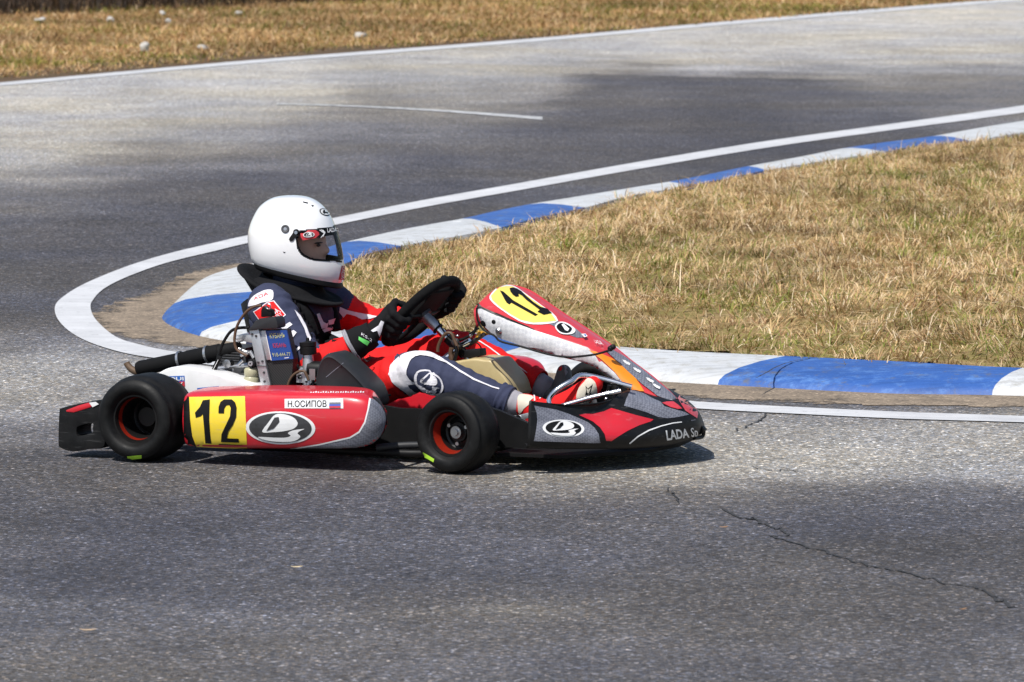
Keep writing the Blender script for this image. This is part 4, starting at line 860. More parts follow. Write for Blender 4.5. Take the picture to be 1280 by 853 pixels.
cols = list(zip(*allst)); cols = [crs(c, 6) for c in cols]; rws = [[cols[j][i] for j in range(len(cols))] for i in range(len(cols[0]))]
rws = [crs(r_, 4) for r_ in rws]
m = MB(); m.grid(rws, M['black'])
# centre cover between the two inner deck edges
inn = [r_[-1] for r_ in rws]; nn = len(inn); k0 = 18
m.grid([[inn[i]+(inn[nn-1-i]-inn[i])*t for t in np.linspace(0, 1, 5)] for i in range(k0, nn//2+1)], M['black'])
NO = m.build('nose_fairing', kart, solid=.004, auto=60)
TN = bvh_of(NO)
z7 = lambda L: zz(L, 4.267, 600, 440); zA = lambda L: zz(L, 8.533, 620, 470); zB = lambda L: zz(L, 6.558, 780, 450)
sidep = zA([(405, 318), (520, 340), (640, 362), (760, 402), (880, 452), (985, 500)])+z7([(612, 408), (632, 440), (641, 486), (600, 487), (420, 480), (286, 476)])+zA([(410, 665), (430, 560), (440, 470), (430, 390)])
sticker('side_trim', NO, TN, [('p', sidep, M['carbon'])])
sticker('oval_emblem', NO, TN, emblem_layers((704, 536, 26, 1.2, 0, 10.8), M['ink'], M['white'], .86), off=.0022)
redA = z7([(528, 338), (560, 330), (600, 332), (660, 318), (700, 300)])+z7([(760, 318), (830, 338), (925, 362), (910, 372), (850, 392), (790, 420), (740, 450), (700, 476), (672, 474), (664, 440), (640, 405), (600, 372)])
sticker('red_panel', NO, TN, [('p', redA, M['red'])])
deckc = zB([(55, 250), (100, 258), (160, 275), (230, 315), (300, 345), (330, 382), (420, 408), (500, 430), (532, 450), (440, 470), (360, 480), (280, 470), (180, 430), (80, 400), (0, 378), (15, 330), (35, 285)])
sticker('deck_trim', NO, TN, [('p', deckc, M['carbon'])])
redB = zB([(455, 292), (500, 300), (548, 335), (585, 385), (605, 440), (598, 480), (560, 455), (520, 430), (500, 415), (465, 360), (440, 315)])
redC = zB([(310, 355), (350, 345), (405, 345), (440, 370), (475, 402), (440, 405), (380, 390)])
sticker('nose_panel', NO, TN, [('p', redB, M['redglare']), ('p', redC, M['redglare'])])
arc = zB([(40, 683), (110, 625), (200, 575), (300, 540), (400, 515), (470, 506), (474, 514), (400, 523), (303, 548), (205, 584), (117, 632), (48, 690)])
sticker('lettering', NO, TN, [('p', arc, M['white']), ('t', 'LADA', zB([(338, 580), (520, 562), (534, 634), (350, 660)]), M['white'], .028), ('t', 'Sp', zB([(540, 558), (598, 552), (602, 648), (552, 652)]), M['white'], .012), ('p', zB([(540, 496), (580, 490), (578, 496), (546, 502)]), M['slate'])], cell=4)
m = MB(); m.tube([K(868, 548, .0), K(878, 546, .05), K(880, 537, .05)], .006, M['black'], 8); m.prism([K(*p, .04) for p in zB([(600, 620), (615, 545), (640, 545), (662, 575), (640, 600)])], .02, M['black']); m.build('nose_lip', kart, bevel=.003)

# --- number board tongue
NE = [(597, 381, -.12), (630, 399, -.12), (668, 413.5, -.11), (736, 435.5, -.085), (762, 456, -.075), (786, 477, -.07), (808, 491, -.06), (841, 501, -.02)]
FE = [(636, 357, .10), (662, 364, .10), (702, 390, .08), (762, 430, .05), (792, 453, .05), (814, 469, .05), (834, 486, .04), (847, 499, .015)]
WE = [(600, 404, -.12), (619, 421, -.12), (690, 444, -.112), (733, 455, -.09), (758, 469, -.082), (780, 485, -.078), (800, 493, -.066), (840, 504, -.025)]
rws = []
for i, (a, b, c) in enumerate(zip(NE, FE, WE)):
    n_, f_, w_ = K(*a), K(*b), K(*c); up = V3(.35, 0, .93).normalized(); wd = (f_-n_).length; R_ = [w_+V3(0, .004, 0), n_.lerp(w_, .5)+V3(0, -.006, 0), n_+V3(0, -.002, 0), n_.lerp(f_, .06)+up*.004]
    R_ += [n_.lerp(f_, t)+up*(.03*wd/.26)*4*t*(1-t)*.8 for t in (.25, .5, .75, .94)]+[f_, f_+(w_-n_)*.9]
    rws.append(R_)
rws = [crs(r_, 3) for r_ in rws]; cols = [crs(c, 6) for c in zip(*rws)]; rws = [[cols[j][i] for j in range(len(cols))] for i in range(len(cols[0]))]
capr = [p+V3(-.012, 0, -.016) for p in rws[0]]; capr2 = [p.lerp(sum(rws[0], Vector())/len(rws[0]), .35)+V3(-.016, 0, -.03) for p in rws[0]]
m = MB(); m.grid([capr2, capr]+rws, M['redglare']); NB_ = m.build('number_fairing', kart, solid=.003, auto=50); TB = bvh_of(NB_)
z5 = lambda L: zz(L, 5.685, 580, 340)
wall = z5([(97, 262), (125, 258), (200, 290), (300, 340), (500, 418), (700, 480), (880, 540), (925, 582), (960, 640)])+[(752, 452), (768, 466), (779, 479), (783, 487), (776, 487), (765, 477), (748, 463), (733, 455), (712, 450), (690, 444.5), (655, 433), (619, 420.5), (603, 405), (598, 392)]
sticker('white_panel', NB_, TB, [('p', wall, M['perf'])], cell=3, off=.0025)
org = [(736, 438), (744, 440), (765, 449), (780, 460), (795, 475), (805, 490), (797, 489), (784, 485), (768, 465), (752, 450)]
sticker('orange_stripe', NB_, TB, [('p', org, M['orange'])], off=.0034, cell=3)
blk = z5([(92, 232), (105, 228), (128, 252), (200, 284), (320, 338), (500, 412), (500, 418), (310, 346), (190, 292), (125, 262), (104, 262), (96, 275)])
sticker('black_edge', NB_, TB, [('p', blk, M['black'])], off=.0034, cell=3)
yel = z5([(190, 175), (222, 140), (250, 115), (300, 106), (345, 108), (400, 140), (480, 200), (560, 255), (610, 290), (650, 345), (655, 352), (590, 360), (490, 365), (400, 345), (330, 305), (260, 258), (200, 205)])
o1 = z5([(253, 138), (278, 146), (312, 176), (348, 208), (525, 310), (505, 320), (335, 226), (322, 238), (302, 226), (284, 196), (268, 165)])
o2 = z5([(322, 124), (345, 118), (375, 126), (405, 144), (440, 178), (490, 222), (542, 256), (588, 268), (622, 300), (566, 312), (520, 290), (536, 276), (500, 250), (440, 205), (410, 175), (385, 162), (388, 182), (366, 184), (344, 168), (328, 146)])
cfb = z5([(560, 358), (655, 345), (700, 370), (760, 385), (800, 410), (835, 440), (850, 470), (800, 470), (720, 440), (660, 400), (620, 378)])
sticker('top_number_board', NB_, TB, [('p', cfb, M['carbon']), ('p', sm(z5([(180, 178), (215, 132), (250, 104), (300, 96), (350, 102), (410, 138), (560, 248), (622, 290), (668, 350), (600, 372), (490, 376), (390, 352), (250, 262), (192, 210)]), 2), M['white']), ('p', yel, M['paleyellow']), ('p', o1, M['ink']), ('p', o2, M['ink'])], cell=4)
sticker('oval_emblem', NB_, TB, [('p', sm(z5([(645, 400), (660, 372), (690, 362), (730, 372), (775, 402), (790, 425), (770, 448), (720, 452), (675, 440)]), 3), M['white']), ('p', sm(z5([(655, 402), (668, 380), (695, 372), (735, 388), (765, 412), (748, 440), (715, 444), (680, 432)]), 3), M['ink']), ('p', z5([(690, 385), (705, 378), (745, 415), (735, 432), (716, 425)]), M['white'])], cell=3, off=.0045)
cf2 = [(757, 440), (763, 437), (780, 447), (800, 461), (820, 477), (838, 492), (846, 500), (838, 502), (822, 496), (803, 482), (785, 466), (768, 450)]
wb = []
for i, (a, b) in enumerate([(782, 454), (795, 464), (811, 477), (819, 485)]): wb.append(('p', [(a-5, b-3), (a-1, b-2), (a+3, b+2), (a+1, b+3), (a-3, b+0)], M['white'])); wb.append(('p', [(a+1, b-.5), (a+5, b+2), (a+4, b+4.5), (a+1.5, b+3)], M['white']))
sticker('sponsor_marks', NB_, TB, [('p', cf2, M['carbon'])]+wb+[('t', 'LADA', z5([(915, 502), (960, 508), (985, 540), (925, 524)]), M['white'], 0), ('p', z5([(826, 462), (856, 460), (872, 478), (850, 486)]), M['white']), ('p', z5([(846, 466), (858, 466), (862, 476), (852, 478)]), M['blueS'])], cell=4, off=.004)
for (bx, by, r_, mt) in ((248, 422, .0115, 'metal'), (140, 366, .0105, 'ink'), (213, 355, .007, 'ink')):
    hit = TB.ray_cast(CK, rayk(*z5([(bx, by)])[0])); h_, n_ = hit[0], hit[1]
    if n_.dot(rayk(600, 400)) > 0: n_ = -n_
    m = MB(); m.lathe([(0, .008 if mt == 'metal' else .0046), (r_*.6, .0075 if mt == 'metal' else .0046), (r_, .003)], h_, n_, M[mt], 20); m.build('panel_fixing', NB_)
m = MB(); m.tube([K(*p, -.15) for p in [(596, 385), (597, 400), (604, 412), (618, 420), (626, 427), (650, 433), (685, 443), (708, 446.5), (722, 446), (745, 443), (762, 438)]], .0034, M['ink'], 8); m.build('board_cord', NB_)
m = MB(); m.ell(K(763, 436, -.088), (.010, .008, .009), M['ink'], 12); m.ell(K(766, 434, -.085), (.011, .010, .009), M['ink'], 10); m.build('board_clip', NB_)
tubeobj('board_stay', [K(588, 430, .0), K(605, 418, -.05)], .007, 'darkmetal'); tubeobj('board_stay', [V3(1.30, -.05, .10), V3(1.36, -.05, .26)], .008, 'darkmetal')
# front hoop (polished tube) and pedals
m = MB(); m.tube(KP((790, 484, -.16), (732, 469.5, -.20), (714, 477, -.24), (697, 487, -.27), (687.5, 497, -.28), (687, 505, -.285), (694, 510, -.285), (712, 505, -.27), (740, 497, -.25), (776, 489, -.22)), .0085, M['chrome'], 14); m.build('front_hoop', kart)
m = MB(); m.tube(KP((757, 520, -.12), (759, 500, -.12), (762, 482, -.12)), .007, M['ink']); m.box(K(758, 506, -.14), (.03, .06, .07), M['ink'], Matrix.Rotation(-.3, 3, 'Y')); m.ell(K(757.5, 499, -.18), (.007, .006, .007), M['chrome'], 10); m.build('pedal', kart)
m = MB(); m.tube(KP((728, 515, .12), (728, 485, .12)), .007, M['ink']); m.box(K(727, 492, .12), (.02, .07, .06), M['ink'], Matrix.Rotation(-.3, 3, 'Y')); m.build('pedal', kart)
m = MB(); m.prism([V3(1.10, -.45, .045), V3(1.32, -.43, .045), V3(1.5, -.2, .045), V3(1.53, .0, .045), V3(1.5, .2, .045), V3(1.32, .43, .045), V3(1.10, .45, .045)], .01, M['matte'], (0, 0, 1)); m.build('undertray', kart)
m = MB(); m.prism([K(*p, -.30) for p in z7([(222, 372), (285, 350), (470, 340), (560, 335), (610, 325), (640, 300), (480, 300), (470, 330), (300, 400), (280, 440)])], .01, M['redglare']); m.build('floor_fairing', kart)
m = MB(); m.prism(KP((596, 505, -.42), (625, 514, -.42), (664, 531, -.42), (658, 561, -.42), (596, 556, -.42)), .02, M['ink']); m.build('front_skirt', kart)
m = MB(); m.prism(KP((470, 506, -.40), (500, 511, -.40), (540, 512, -.40), (540, 552, -.40), (470, 556, -.40)), .02, M['matte']); m.build('side_skirt', kart)

tick('kart')
def blob(name, parts, vox, parent, mat='navy', smooth=6, lap=.5):
    m = MB()
    for q in parts:
        if q[0] == 'e': m.ell(q[1], q[2], M[mat], 24, q[3] if len(q) > 3 else None)
        else:
            pts = [Vector(p) for p, _ in q[1]]; rs = [r_ for _, r_ in q[1]]
            m.tube(pts, rs, M[mat], 20, cap=True, curve=False)
            for p, r_ in q[1]: m.ell(p, (r_*.985,)*3, M[mat], 18)
    o = m.build(name, None, smooth=True, weld=False)
    rm = o.modifiers.new('r', 'REMESH'); rm.mode = 'VOXEL'; rm.voxel_size = vox; rm.use_smooth_shade = True
    s_ = o.modifiers.new('s', 'SMOOTH'); s_.factor = lap; s_.iterations = smooth
    o = bake(o)
    if parent: o.parent = parent
    return o
sR, sL = V3(.20, -.185, .455), V3(.20, .185, .46)
eR, wR = K(392, 458, -.29), K(453, 426, -.23)
eL, wL = K(462, 408, .26), K(541, 388, .20)
hR, hL = V3(.27, -.10, .15), V3(.27, .10, .15)
kR, aR = K(527, 464, -.20), K(645, 505, -.185)
kL, aL = K(570, 436, .20), K(681, 484, .155)
sh = lambda p, q, t: p.lerp(q, t)
parts = [('e', V3(.20, 0, .18), (.16, .165, .12)), ('e', V3(.17, 0, .30), (.125, .165, .16)), ('e', V3(.19, 0, .40), (.125, .185, .125)), ('e', V3(.19, 0, .455), (.09, .15, .07)),
  ('c', [(V3(.18, 0, .46), .065), (V3(.19, 0, .56), .058)]), ('e', V3(.215, 0, .635), (.095, .075, .11)), ('e', V3(.305, .0, .625), (.022, .014, .018)), ('e', V3(.27, 0, .57), (.05, .045, .03)),
  ('c', [(sR, .075), (sh(sR, eR, .5), .062), (eR, .052)]), ('c', [(eR, .050), (sh(eR, wR, .35), .050), (wR, .036)]),
  ('c', [(sL, .075), (sh(sL, eL, .5), .062), (eL, .052)]), ('c', [(eL, .050), (sh(eL, wL, .35), .048), (wL, .034)]),
  ('c', [(hR, .105), (sh(hR, kR, .45), .088), (sh(hR, kR, .8), .070), (kR, .064)]), ('c', [(kR, .063), (sh(kR, aR, .30), .062), (sh(kR, aR, .65), .050), (aR, .040)]),
  ('c', [(hL, .105), (sh(hL, kL, .45), .088), (sh(hL, kL, .8), .070), (kL, .064)]), ('c', [(kL, .063), (sh(kL, aL, .30), .062), (sh(kL, aL, .65), .050), (aL, .040)])]
body = blob('person', parts, .0075, None, smooth=5)
def segd(p, a, b):
    t = max(0, min(1, (p-a).dot(b-a)/(b-a).length_squared)); return (p-a-(b-a)*t).length, t
bones = {'torso': (V3(.2, 0, .15), V3(.19, 0, .46)), 'uR': (sR, eR), 'fR': (eR, wR), 'uL': (sL, eL), 'fL': (eL, wL), 'tR': (hR, kR), 'cR': (kR, aR), 'tL': (hL, kL), 'cL': (kL, aL), 'head': (V3(.2, 0, .58), V3(.21, 0, .7)), 'neck': (V3(.18, 0, .50), V3(.19, 0, .56))}
off_ = {'torso': .13, 'uR': .06, 'fR': .045, 'uL': .06, 'fL': .045, 'tR': .085, 'cR': .055, 'tL': .085, 'cL': .055, 'head': .085, 'neck': .06}
tick('body')
# cloth folds
me = body.data; BN_ = list(bones)
def near_bone(P):
    bd = None
    for i, b in enumerate(BN_):
        a_, c_ = np.array(bones[b][0]), np.array(bones[b][1]); d_ = c_-a_; t = np.clip((P-a_)@d_/(d_@d_), 0, 1); ds_ = np.linalg.norm(P-a_-t[:, None]*d_, axis=1)-off_[b]
        if bd is None: bd, bi, bt = ds_.copy(), np.zeros(len(P), int), t.copy()
        else: k_ = ds_ < bd; bd[k_] = ds_[k_]; bi[k_] = i; bt[k_] = t[k_]
    return bi, bt
co_ = np.empty(len(me.vertices)*3, np.float32); me.vertices.foreach_get('co', co_); BI, BT = near_bone(co_.reshape(-1, 3))
print('body verts', len(me.vertices))
nrm_ = [v_.normal.copy() for v_ in me.vertices]
for v_ in me.vertices:
    p = v_.co.copy()
    if p.z > .54 and p.x < .35: continue
    best = BN_[BI[v_.index]]; t_ = float(BT[v_.index]); a, b = bones[best]; ax = (b-a).normalized()
    s_ = (p-a).dot(ax); w = 1.0 if best not in ('torso',) else .8
    e = 1+1.1*math.exp(-((t_-(1 if best in ('uR', 'uL', 'tR', 'tL') else 0))/.25)**2)
    q = p*9+ax*s_*16; f_ = abs(noise.noise(q))*1.4-.3+.5*noise.noise(p*24+ax*s_*40); v_.co = p+nrm_[v_.index]*(.0058*f_*w*e)
me.update()
for mt in ('navy', 'redcloth', 'blackcloth', 'skin', 'greycloth', 'whitecloth', 'slate', 'eye'):
    if M[mt].name not in [q.name for q in me.materials]: me.materials.append(M[mt])
ix = {q.name: i for i, q in enumerate(me.materials)}
mi = lambda k_: ix[M[k_].name]
fc_ = np.empty(len(me.polygons)*3, np.float32); me.polygons.foreach_get('center', fc_); BI, BT = near_bone(fc_.reshape(-1, 3))
for f in me.polygons:
    p = f.center; b = BN_[BI[f.index]]; t_ = float(BT[f.index]); k_ = 'navy'
    if b == 'head': k_ = 'skin' if p.z > .585 else 'blackcloth'
    elif b == 'neck': k_ = 'blackcloth'
    elif b in ('fR', 'fL'): k_ = 'redcloth' if t_ > .04 else 'navy'
    elif b == 'uR': k_ = 'navy' if t_ < .95 else 'redcloth'
    elif b == 'uL': k_ = 'navy' if t_ < .5 else 'redcloth'
    elif b == 'tR': k_ = 'redcloth' if t_ < .87 else 'navy'
    elif b == 'tL': k_ = 'redcloth'
    elif b == 'cR': k_ = 'navy' if t_ < .93 else 'greycloth'
    elif b == 'cL': k_ = 'redcloth' if t_ < .93 else 'greycloth'
    f.material_index = mi(k_)
body.matrix_world = KM
tag(body, 'driver in white helmet and navy-red racing suit, sitting in the kart gripping its wheel', 'person')
TS = bvh_of(body)
tick('paint')
# suit graphics
z4 = lambda L: zz(L, 5.33, 420, 320)
sticker('knee_patch', body, TS, [('p', sm(z4([(352, 800), (358, 750), (385, 705), (430, 668), (490, 645), (560, 638), (625, 645), (680, 672), (740, 720), (640, 680), (560, 665), (505, 690), (478, 740), (470, 790), (500, 830), (560, 850)])+z6([(725, 90), (760, 125), (790, 135), (780, 162), (752, 165), (715, 130), (680, 105), (640, 75), (622, 30)]), 2), M['whitecloth'])], cell=3, off=.0035)
sticker('oval_emblem', body, TS, emblem_layers((536.5, 478, 18.5, 8.5, -3.2, 13.0), M['navy'], M['whitecloth'], .86), cell=3, off=.0045)
pipe = zz([(0, 360), (60, 385), (130, 430), (300, 540), (450, 630), (640, 712), (825, 765), (822, 778), (640, 724), (440, 644), (290, 554), (120, 442), (50, 398), (0, 372)], 8.533, 540, 400)
sticker('leg_piping', body, TS, [('p', pipe, M['whitecloth'])], cell=3, off=.003)
sticker('leg_piping', body, TS, [('p', zz([(440, 200), (520, 235), (620, 300), (740, 390), (850, 450), (960, 520), (1024, 572), (1024, 580), (955, 530), (845, 460), (735, 400), (612, 308), (515, 245), (440, 212)], 8.533, 540, 400), M['whitecloth'])], cell=3, off=.003)
sticker('sleeve_stripe', body, TS, [('p', z4([(20, 375), (25, 340), (75, 362), (150, 380), (280, 405), (235, 420), (170, 425), (125, 400), (70, 385), (50, 410)]), M['whitecloth'])], cell=3, off=.003)
sticker('shoulder_patch', body, TS, [('p', sm(z3b([(290, 185), (300, 150), (330, 115), (380, 85), (425, 74), (460, 80), (465, 120), (450, 150), (380, 165), (340, 180), (300, 188)]), 2), M['whitecloth']), ('t', 'ADA', z3b([(325, 130), (425, 88), (430, 108), (332, 150)]), M['redcloth'], 0)], cell=3, off=.003)
sticker('arm_badge', body, TS, [('p', z3b([(325, 225), (345, 215), (420, 160), (470, 150), (555, 255), (490, 302), (420, 325), (365, 285)]), M['whitecloth']), ('p', z3b([(332, 228), (350, 218), (425, 165), (466, 157), (545, 254), (488, 295), (422, 318), (370, 282)]), M['redcloth']),
   ('t', 'LADA', z3b([(395, 225), (490, 205), (520, 235), (430, 262)]), M['whitecloth'], .01), ('t', 'SPORT', z3b([(440, 268), (515, 240), (532, 256), (460, 288)]), M['whitecloth'], .0)], cell=3, off=.003)
sticker('arm_marks', body, TS, [('p', z3b([(520, 340), (580, 302), (600, 322), (545, 360)]), M['whitecloth']), ('p', z3b([(560, 380), (610, 362), (630, 378), (600, 415), (575, 425)]), M['whitecloth']), ('p', z3b([(600, 510), (650, 475), (662, 492), (620, 525)]), M['whitecloth']),
   ('p', z3b([(610, 220), (650, 260), (690, 330), (712, 385), (730, 425), (722, 440), (712, 432), (700, 410), (680, 350), (640, 280)]), M['whitecloth'])], cell=3, off=.003)
m1 = z3b([(765, 245), (785, 238), (812, 300), (835, 310), (850, 300), (838, 340), (800, 345)]); m2 = z3b([(800, 350), (840, 335), (960, 350), (955, 372), (880, 350), (815, 370)]); m3 = z3b([(845, 290), (900, 270), (915, 300), (915, 345), (890, 340), (888, 310), (850, 318)])
sticker('chest_lettering', body, TS, [('p', m1, M['whitecloth']), ('p', m3, M['whitecloth']), ('p', m2, M['whitecloth'])], cell=3, off=.0045)
sticker('chest_strap', body, TS, [('p', z3b([(590, 110), (640, 100), (720, 200), (800, 300), (850, 370), (960, 400), (900, 440), (800, 450), (740, 420), (700, 330), (640, 230)]), M['blackcloth'])], cell=5, off=.0014)

tick('suit')
# --- gloves
def hand(name, ph, wrist, up, flip=1):
    Q = rp(ph, RR); er = (Q-C0).normalized(); et = (rp(ph+.05)-rp(ph-.05)).normalized()*up
    P_ = []
    pt = lambda al, rho, s_: Q+et*s_+er*(math.cos(al)*rho)+ndir*(math.sin(al)*rho)
    rad = math.radians; base = .0315
    palm = [pt(rad(75), .036, -.030), pt(rad(70), .037, -.01), pt(rad(70), .037, .010), pt(rad(75), .036, .028)]
    wr = wrist
    mid = (palm[1]+palm[2])/2
    P_.append(('c', [(p_, .020) for p_ in palm]))
    P_.append(('c', [(palm[0], .0155), (palm[0].lerp(wr, .55), .021), (wr, .031)])); P_.append(('c', [(palm[3], .0155), (palm[3].lerp(wr, .55), .021), (wr, .031)])); P_.append(('c', [(mid, .018), (mid.lerp(wr, .5), .025), (wr, .033)]))
    for k in range(4):
        s_ = (-.038, -.013, .013, .036)[k]; ln = (.86, .98, 1.04, .95)[k]
        chain = [(pt(rad(60), base+.006, s_), .0138), (pt(rad(18), base+.004, s_*1.02), .0134), (pt(rad(-35*ln), base, s_*1.02), .0124), (pt(rad(-85*ln), base-.001, s_), .0117), (pt(rad(-140*ln), base-.002, s_), .0108)]
        P_.append(('c', chain))
    tb = mid.lerp(wr, .45)+et*.022
    P_.append(('c', [(tb, .016), (pt(rad(105), .046, .044), .0135), (pt(rad(140), .034, .050), .0118), (pt(rad(185), .030, .040), .0105)]))
    o = blob(name, P_, .0036, body, 'blackcloth', smooth=3); return o
gR = hand('glove', math.radians(-11), K(462, 420, -.215), 1); gL = hand('glove', math.radians(180-21), K(552, 383, .17), -1)
def cuff(a, b, ra, rb, mat, name, parent):
    m = MB(); d = (b-a); n_ = 12; rows = []
    for i in range(n_+1):
        t = i/n_; c = a+d*t; r_ = ra+(rb-ra)*t; u = d.orthogonal().normalized(); w = d.normalized().cross(u)
        rows.append([c+(u*math.cos(q)+w*math.sin(q))*r_*(1+.03*math.sin(3*q+i)) for q in [2*math.pi*k/28 for k in range(28)]])
    m.grid(rows, M[mat], closeu=True); return m.build(name, parent, solid=.003)
wRg = K(462, 420, -.215); dR = (wRg-eR).normalized()
CUF = cuff(wRg-dR*.060, wRg+dR*.012, .051, .041, 'blackcloth', 'cuff', gR); cuff(wRg-dR*.072, wRg-dR*.060, .052, .052, 'greycloth', 'cuff_edge', gR)
wLg = K(552, 383, .17); dL = (wLg-eL).normalized(); cuff(wLg-dL*.06, wLg+dL*.01, .042, .034, 'blackcloth', 'cuff', gL)
for kk_, aa_, mt_ in ((kR, aR, 'navy'), (kL, aL, 'redcloth')):
    dd_ = (aa_-kk_).normalized(); cuff(aa_-dd_*.055, aa_-dd_*.018, .052, .0475, mt_, 'trouser_cuff', body)
TG = bvh_of(gR, CUF)
sticker('glove_print', gR, TG, [('t', 'KS-2', z4([(172, 512), (242, 556), (238, 574), (168, 528)]), M['whitecloth'], 0), ('p', z4([(152, 538), (224, 572), (206, 598), (150, 560)]), M['green']), ('p', z4([(232, 500), (282, 465), (300, 432), (318, 440), (308, 468), (300, 500), (286, 540), (272, 500), (246, 510)]), M['whitecloth'])], cell=3)
tubeobj('cuff_loop', KP((454, 447, -.25), (459, 452, -.25), (463, 449, -.25), (462, 444, -.25)), .0018, 'ink', gR, 6)
# --- shoes
def shoe(name, heel, ball, toe, ank, r_, mat):
    return blob(name, [('c', [(heel, r_*.85), (heel.lerp(ball, .5), r_*.9), (ball, r_), (toe, r_*.72)]), ('c', [(ank, r_*.9), (heel.lerp(ball, .25), r_*.95)])], .005, body, mat, smooth=4)
sR_ = shoe('shoe', K(670, 521, -.185), K(718, 502, -.185), K(742, 480, -.185), K(656, 507, -.185), .043, 'redcloth')
sL_ = shoe('shoe', K(697, 508, .15), K(704, 482, .15), K(705, 465, .15), K(686, 489, .155), .034, 'shoe')
T1 = bvh_of(sR_)
zD = lambda L: zz(L, 10.66, 690, 440)
sticker('shoe_tongue', sR_, T1, [('p', sm(zA([(232, 250), (250, 205), (300, 200), (380, 215), (400, 240), (370, 262), (362, 300), (300, 350), (262, 400), (240, 380)]), 2), M['sole'])], cell=3, off=.002)
sticker('shoe_panel', sR_, T1, [('p', sm(zD([(330, 560), (360, 480), (430, 400), (480, 350), (540, 370), (580, 420), (600, 520), (590, 680), (560, 730), (430, 770), (390, 740), (350, 690), (325, 620)]), 2), M['sole']),
   ('p', zD([(450, 450), (480, 490), (545, 430), (520, 500), (508, 540), (540, 580), (528, 590), (490, 560), (440, 580), (455, 520)]), M['ink']), ('p', zD([(462, 480), (483, 505), (520, 470), (506, 505), (492, 538), (500, 552), (470, 545), (466, 520)]), M['sole'])], cell=4)
lac = []
for i in range(6):
    a, b = 398+i*28, 238-i*10; lac.append(('p', zA([(a, b-28), (a+14, b-30), (a+22, b+30), (a+8, b+34)]), M['whitecloth'] if i % 2 == 0 else M['redcloth']))
sticker('laces', sR_, T1, lac, cell=3, off=.003, step=.0001)
sticker('toe_cap', sL_, bvh_of(sL_), [('p', sm(zD([(68, 240), (85, 190), (125, 170), (135, 200), (125, 250)]), 2), M['redcloth']), ('p', zD([(150, 170), (175, 190), (200, 210), (185, 240), (210, 270), (180, 320), (165, 260), (170, 220)]), M['greycloth'])], cell=3)

tick('gloves')
# --- helmet
HC = K(369.7, 295, 0); RH = Matrix.Rotation(YAW-math.radians(1.5), 3, 'Z')       # helmet turned towards the apex
SC_ = 1/2206.
Fz = [(480, 80), (600, 96), (690, 145), (758, 228), (800, 330), (826, 420), (843, 520), (857, 600), (856, 665), (838, 702)]
Bz = [(478, 80), (352, 99), (262, 155), (208, 238), (176, 325), (170, 390), (176, 455), (188, 510), (200, 545), (212, 562)]
Wz = [0, .062, .093, .113, .1235, .127, .126, .121, .113, .106]
loc = lambda q: V3((q[0]-510)*SC_, 0, (370-q[1])*SC_)
F_ = crs([loc(q) for q in Fz], 16); B_ = crs([loc(q) for q in Bz], 16); W2 = np.interp(np.linspace(0, 9, len(F_)), range(10), Wz)
W2 = [float(p.x) for p in crs([Vector((w, 0, 0)) for w in Wz], 16)]
NT = 360
def hpt(i, th, k=1.0):
    f, b, w = F_[i], B_[i], W2[i]; c = (f+b)/2; h = (f-b)/2; cs, sn = math.cos(th), math.sin(th)
    e = .93; cs2 = math.copysign(abs(cs)**e, cs); sn2 = math.copysign(abs(sn)**e, sn)
    return (c+h*cs2*k+V3(0, w*sn2*k, 0))
def inpoly(x, y, P):
    r_ = False; n = len(P)
    for i in range(n):
        x1, y1 = P[i]; x2, y2 = P[(i+1) % n]
        if (y1 > y) != (y2 > y) and x < (x2-x1)*(y-y1)/(y2-y1)+x1: r_ = not r_
    return r_
grow = lambda P, d, c=(720, 420): [(x_+math.copysign(d, x_-c[0]), y_+math.copysign(d, y_-c[1])) for x_, y_ in P]
port = sm([(548, 335), (640, 318), (760, 308), (900, 302), (1000, 300), (1000, 526), (900, 526), (780, 524), (700, 518), (640, 506), (590, 482), (560, 450), (545, 405)], 3)
gask = sm([(534, 322), (640, 305), (760, 296), (900, 290), (1000, 288), (1000, 540), (900, 539), (780, 536), (695, 531), (630, 519), (578, 494), (546, 458), (530, 405)], 3)
vis = sm([(536, 322), (640, 310), (760, 300), (900, 294), (1000, 292), (1000, 534), (900, 534), (780, 531), (695, 526), (632, 514), (582, 489), (551, 454), (535, 402)], 3)
def shell(name, test, k, matf, parent, solid=0, rng_=None):
    m = MB(); ms = []; vs = []; fs = []
    nr = len(F_)
    for i in range(nr):
        for j in range(NT): vs.append(HC+RH@hpt(i, 2*math.pi*j/NT, k if i > 3 else 1+(k-1)))
    idx = {}; V = []
    def gi(a):
        if a not in idx: idx[a] = len(V); V.append(vs[a])
        return idx[a]
    groups = {}
    for i in range(nr-1):
        for j in range(NT):
            p = (hpt(i, 2*math.pi*(j+.5)/NT)+hpt(i+1, 2*math.pi*(j+.5)/NT))/2
            X_, Z_ = p.x/SC_+510, 370-p.z/SC_; r_ = test(X_, Z_, math.cos(2*math.pi*j/NT), i/(nr-1))
            if r_: groups.setdefault(r_, []).append([i*NT+j, i*NT+(j+1) % NT, (i+1)*NT+(j+1) % NT, (i+1)*NT+j])
    for mt, ff in groups.items():
        m.add([], [], M[mt])
    for mt, ff in groups.items():
        ii_ = m.mi(M[mt])
        for f in ff: m.f.append([gi(a) for a in f]); m.m.append(ii_)
    m.v = [tuple(p) for p in V]
    return m.build(name, parent, solid=solid, auto=60)
def t_shell(x_, z_, c, v):
    if inpoly(x_, z_, port) : return None
    if inpoly(x_, z_, gask): return 'black'
    return 'helmet'
HM = shell('helmet', t_shell, 1.0, None, body, solid=.006)
m = MB(); rows = [[HC+RH@(hpt(i, 2*math.pi*j/72, .93)) for j in range(72)] for i in range(20, len(F_), 8)]
m2_ = []
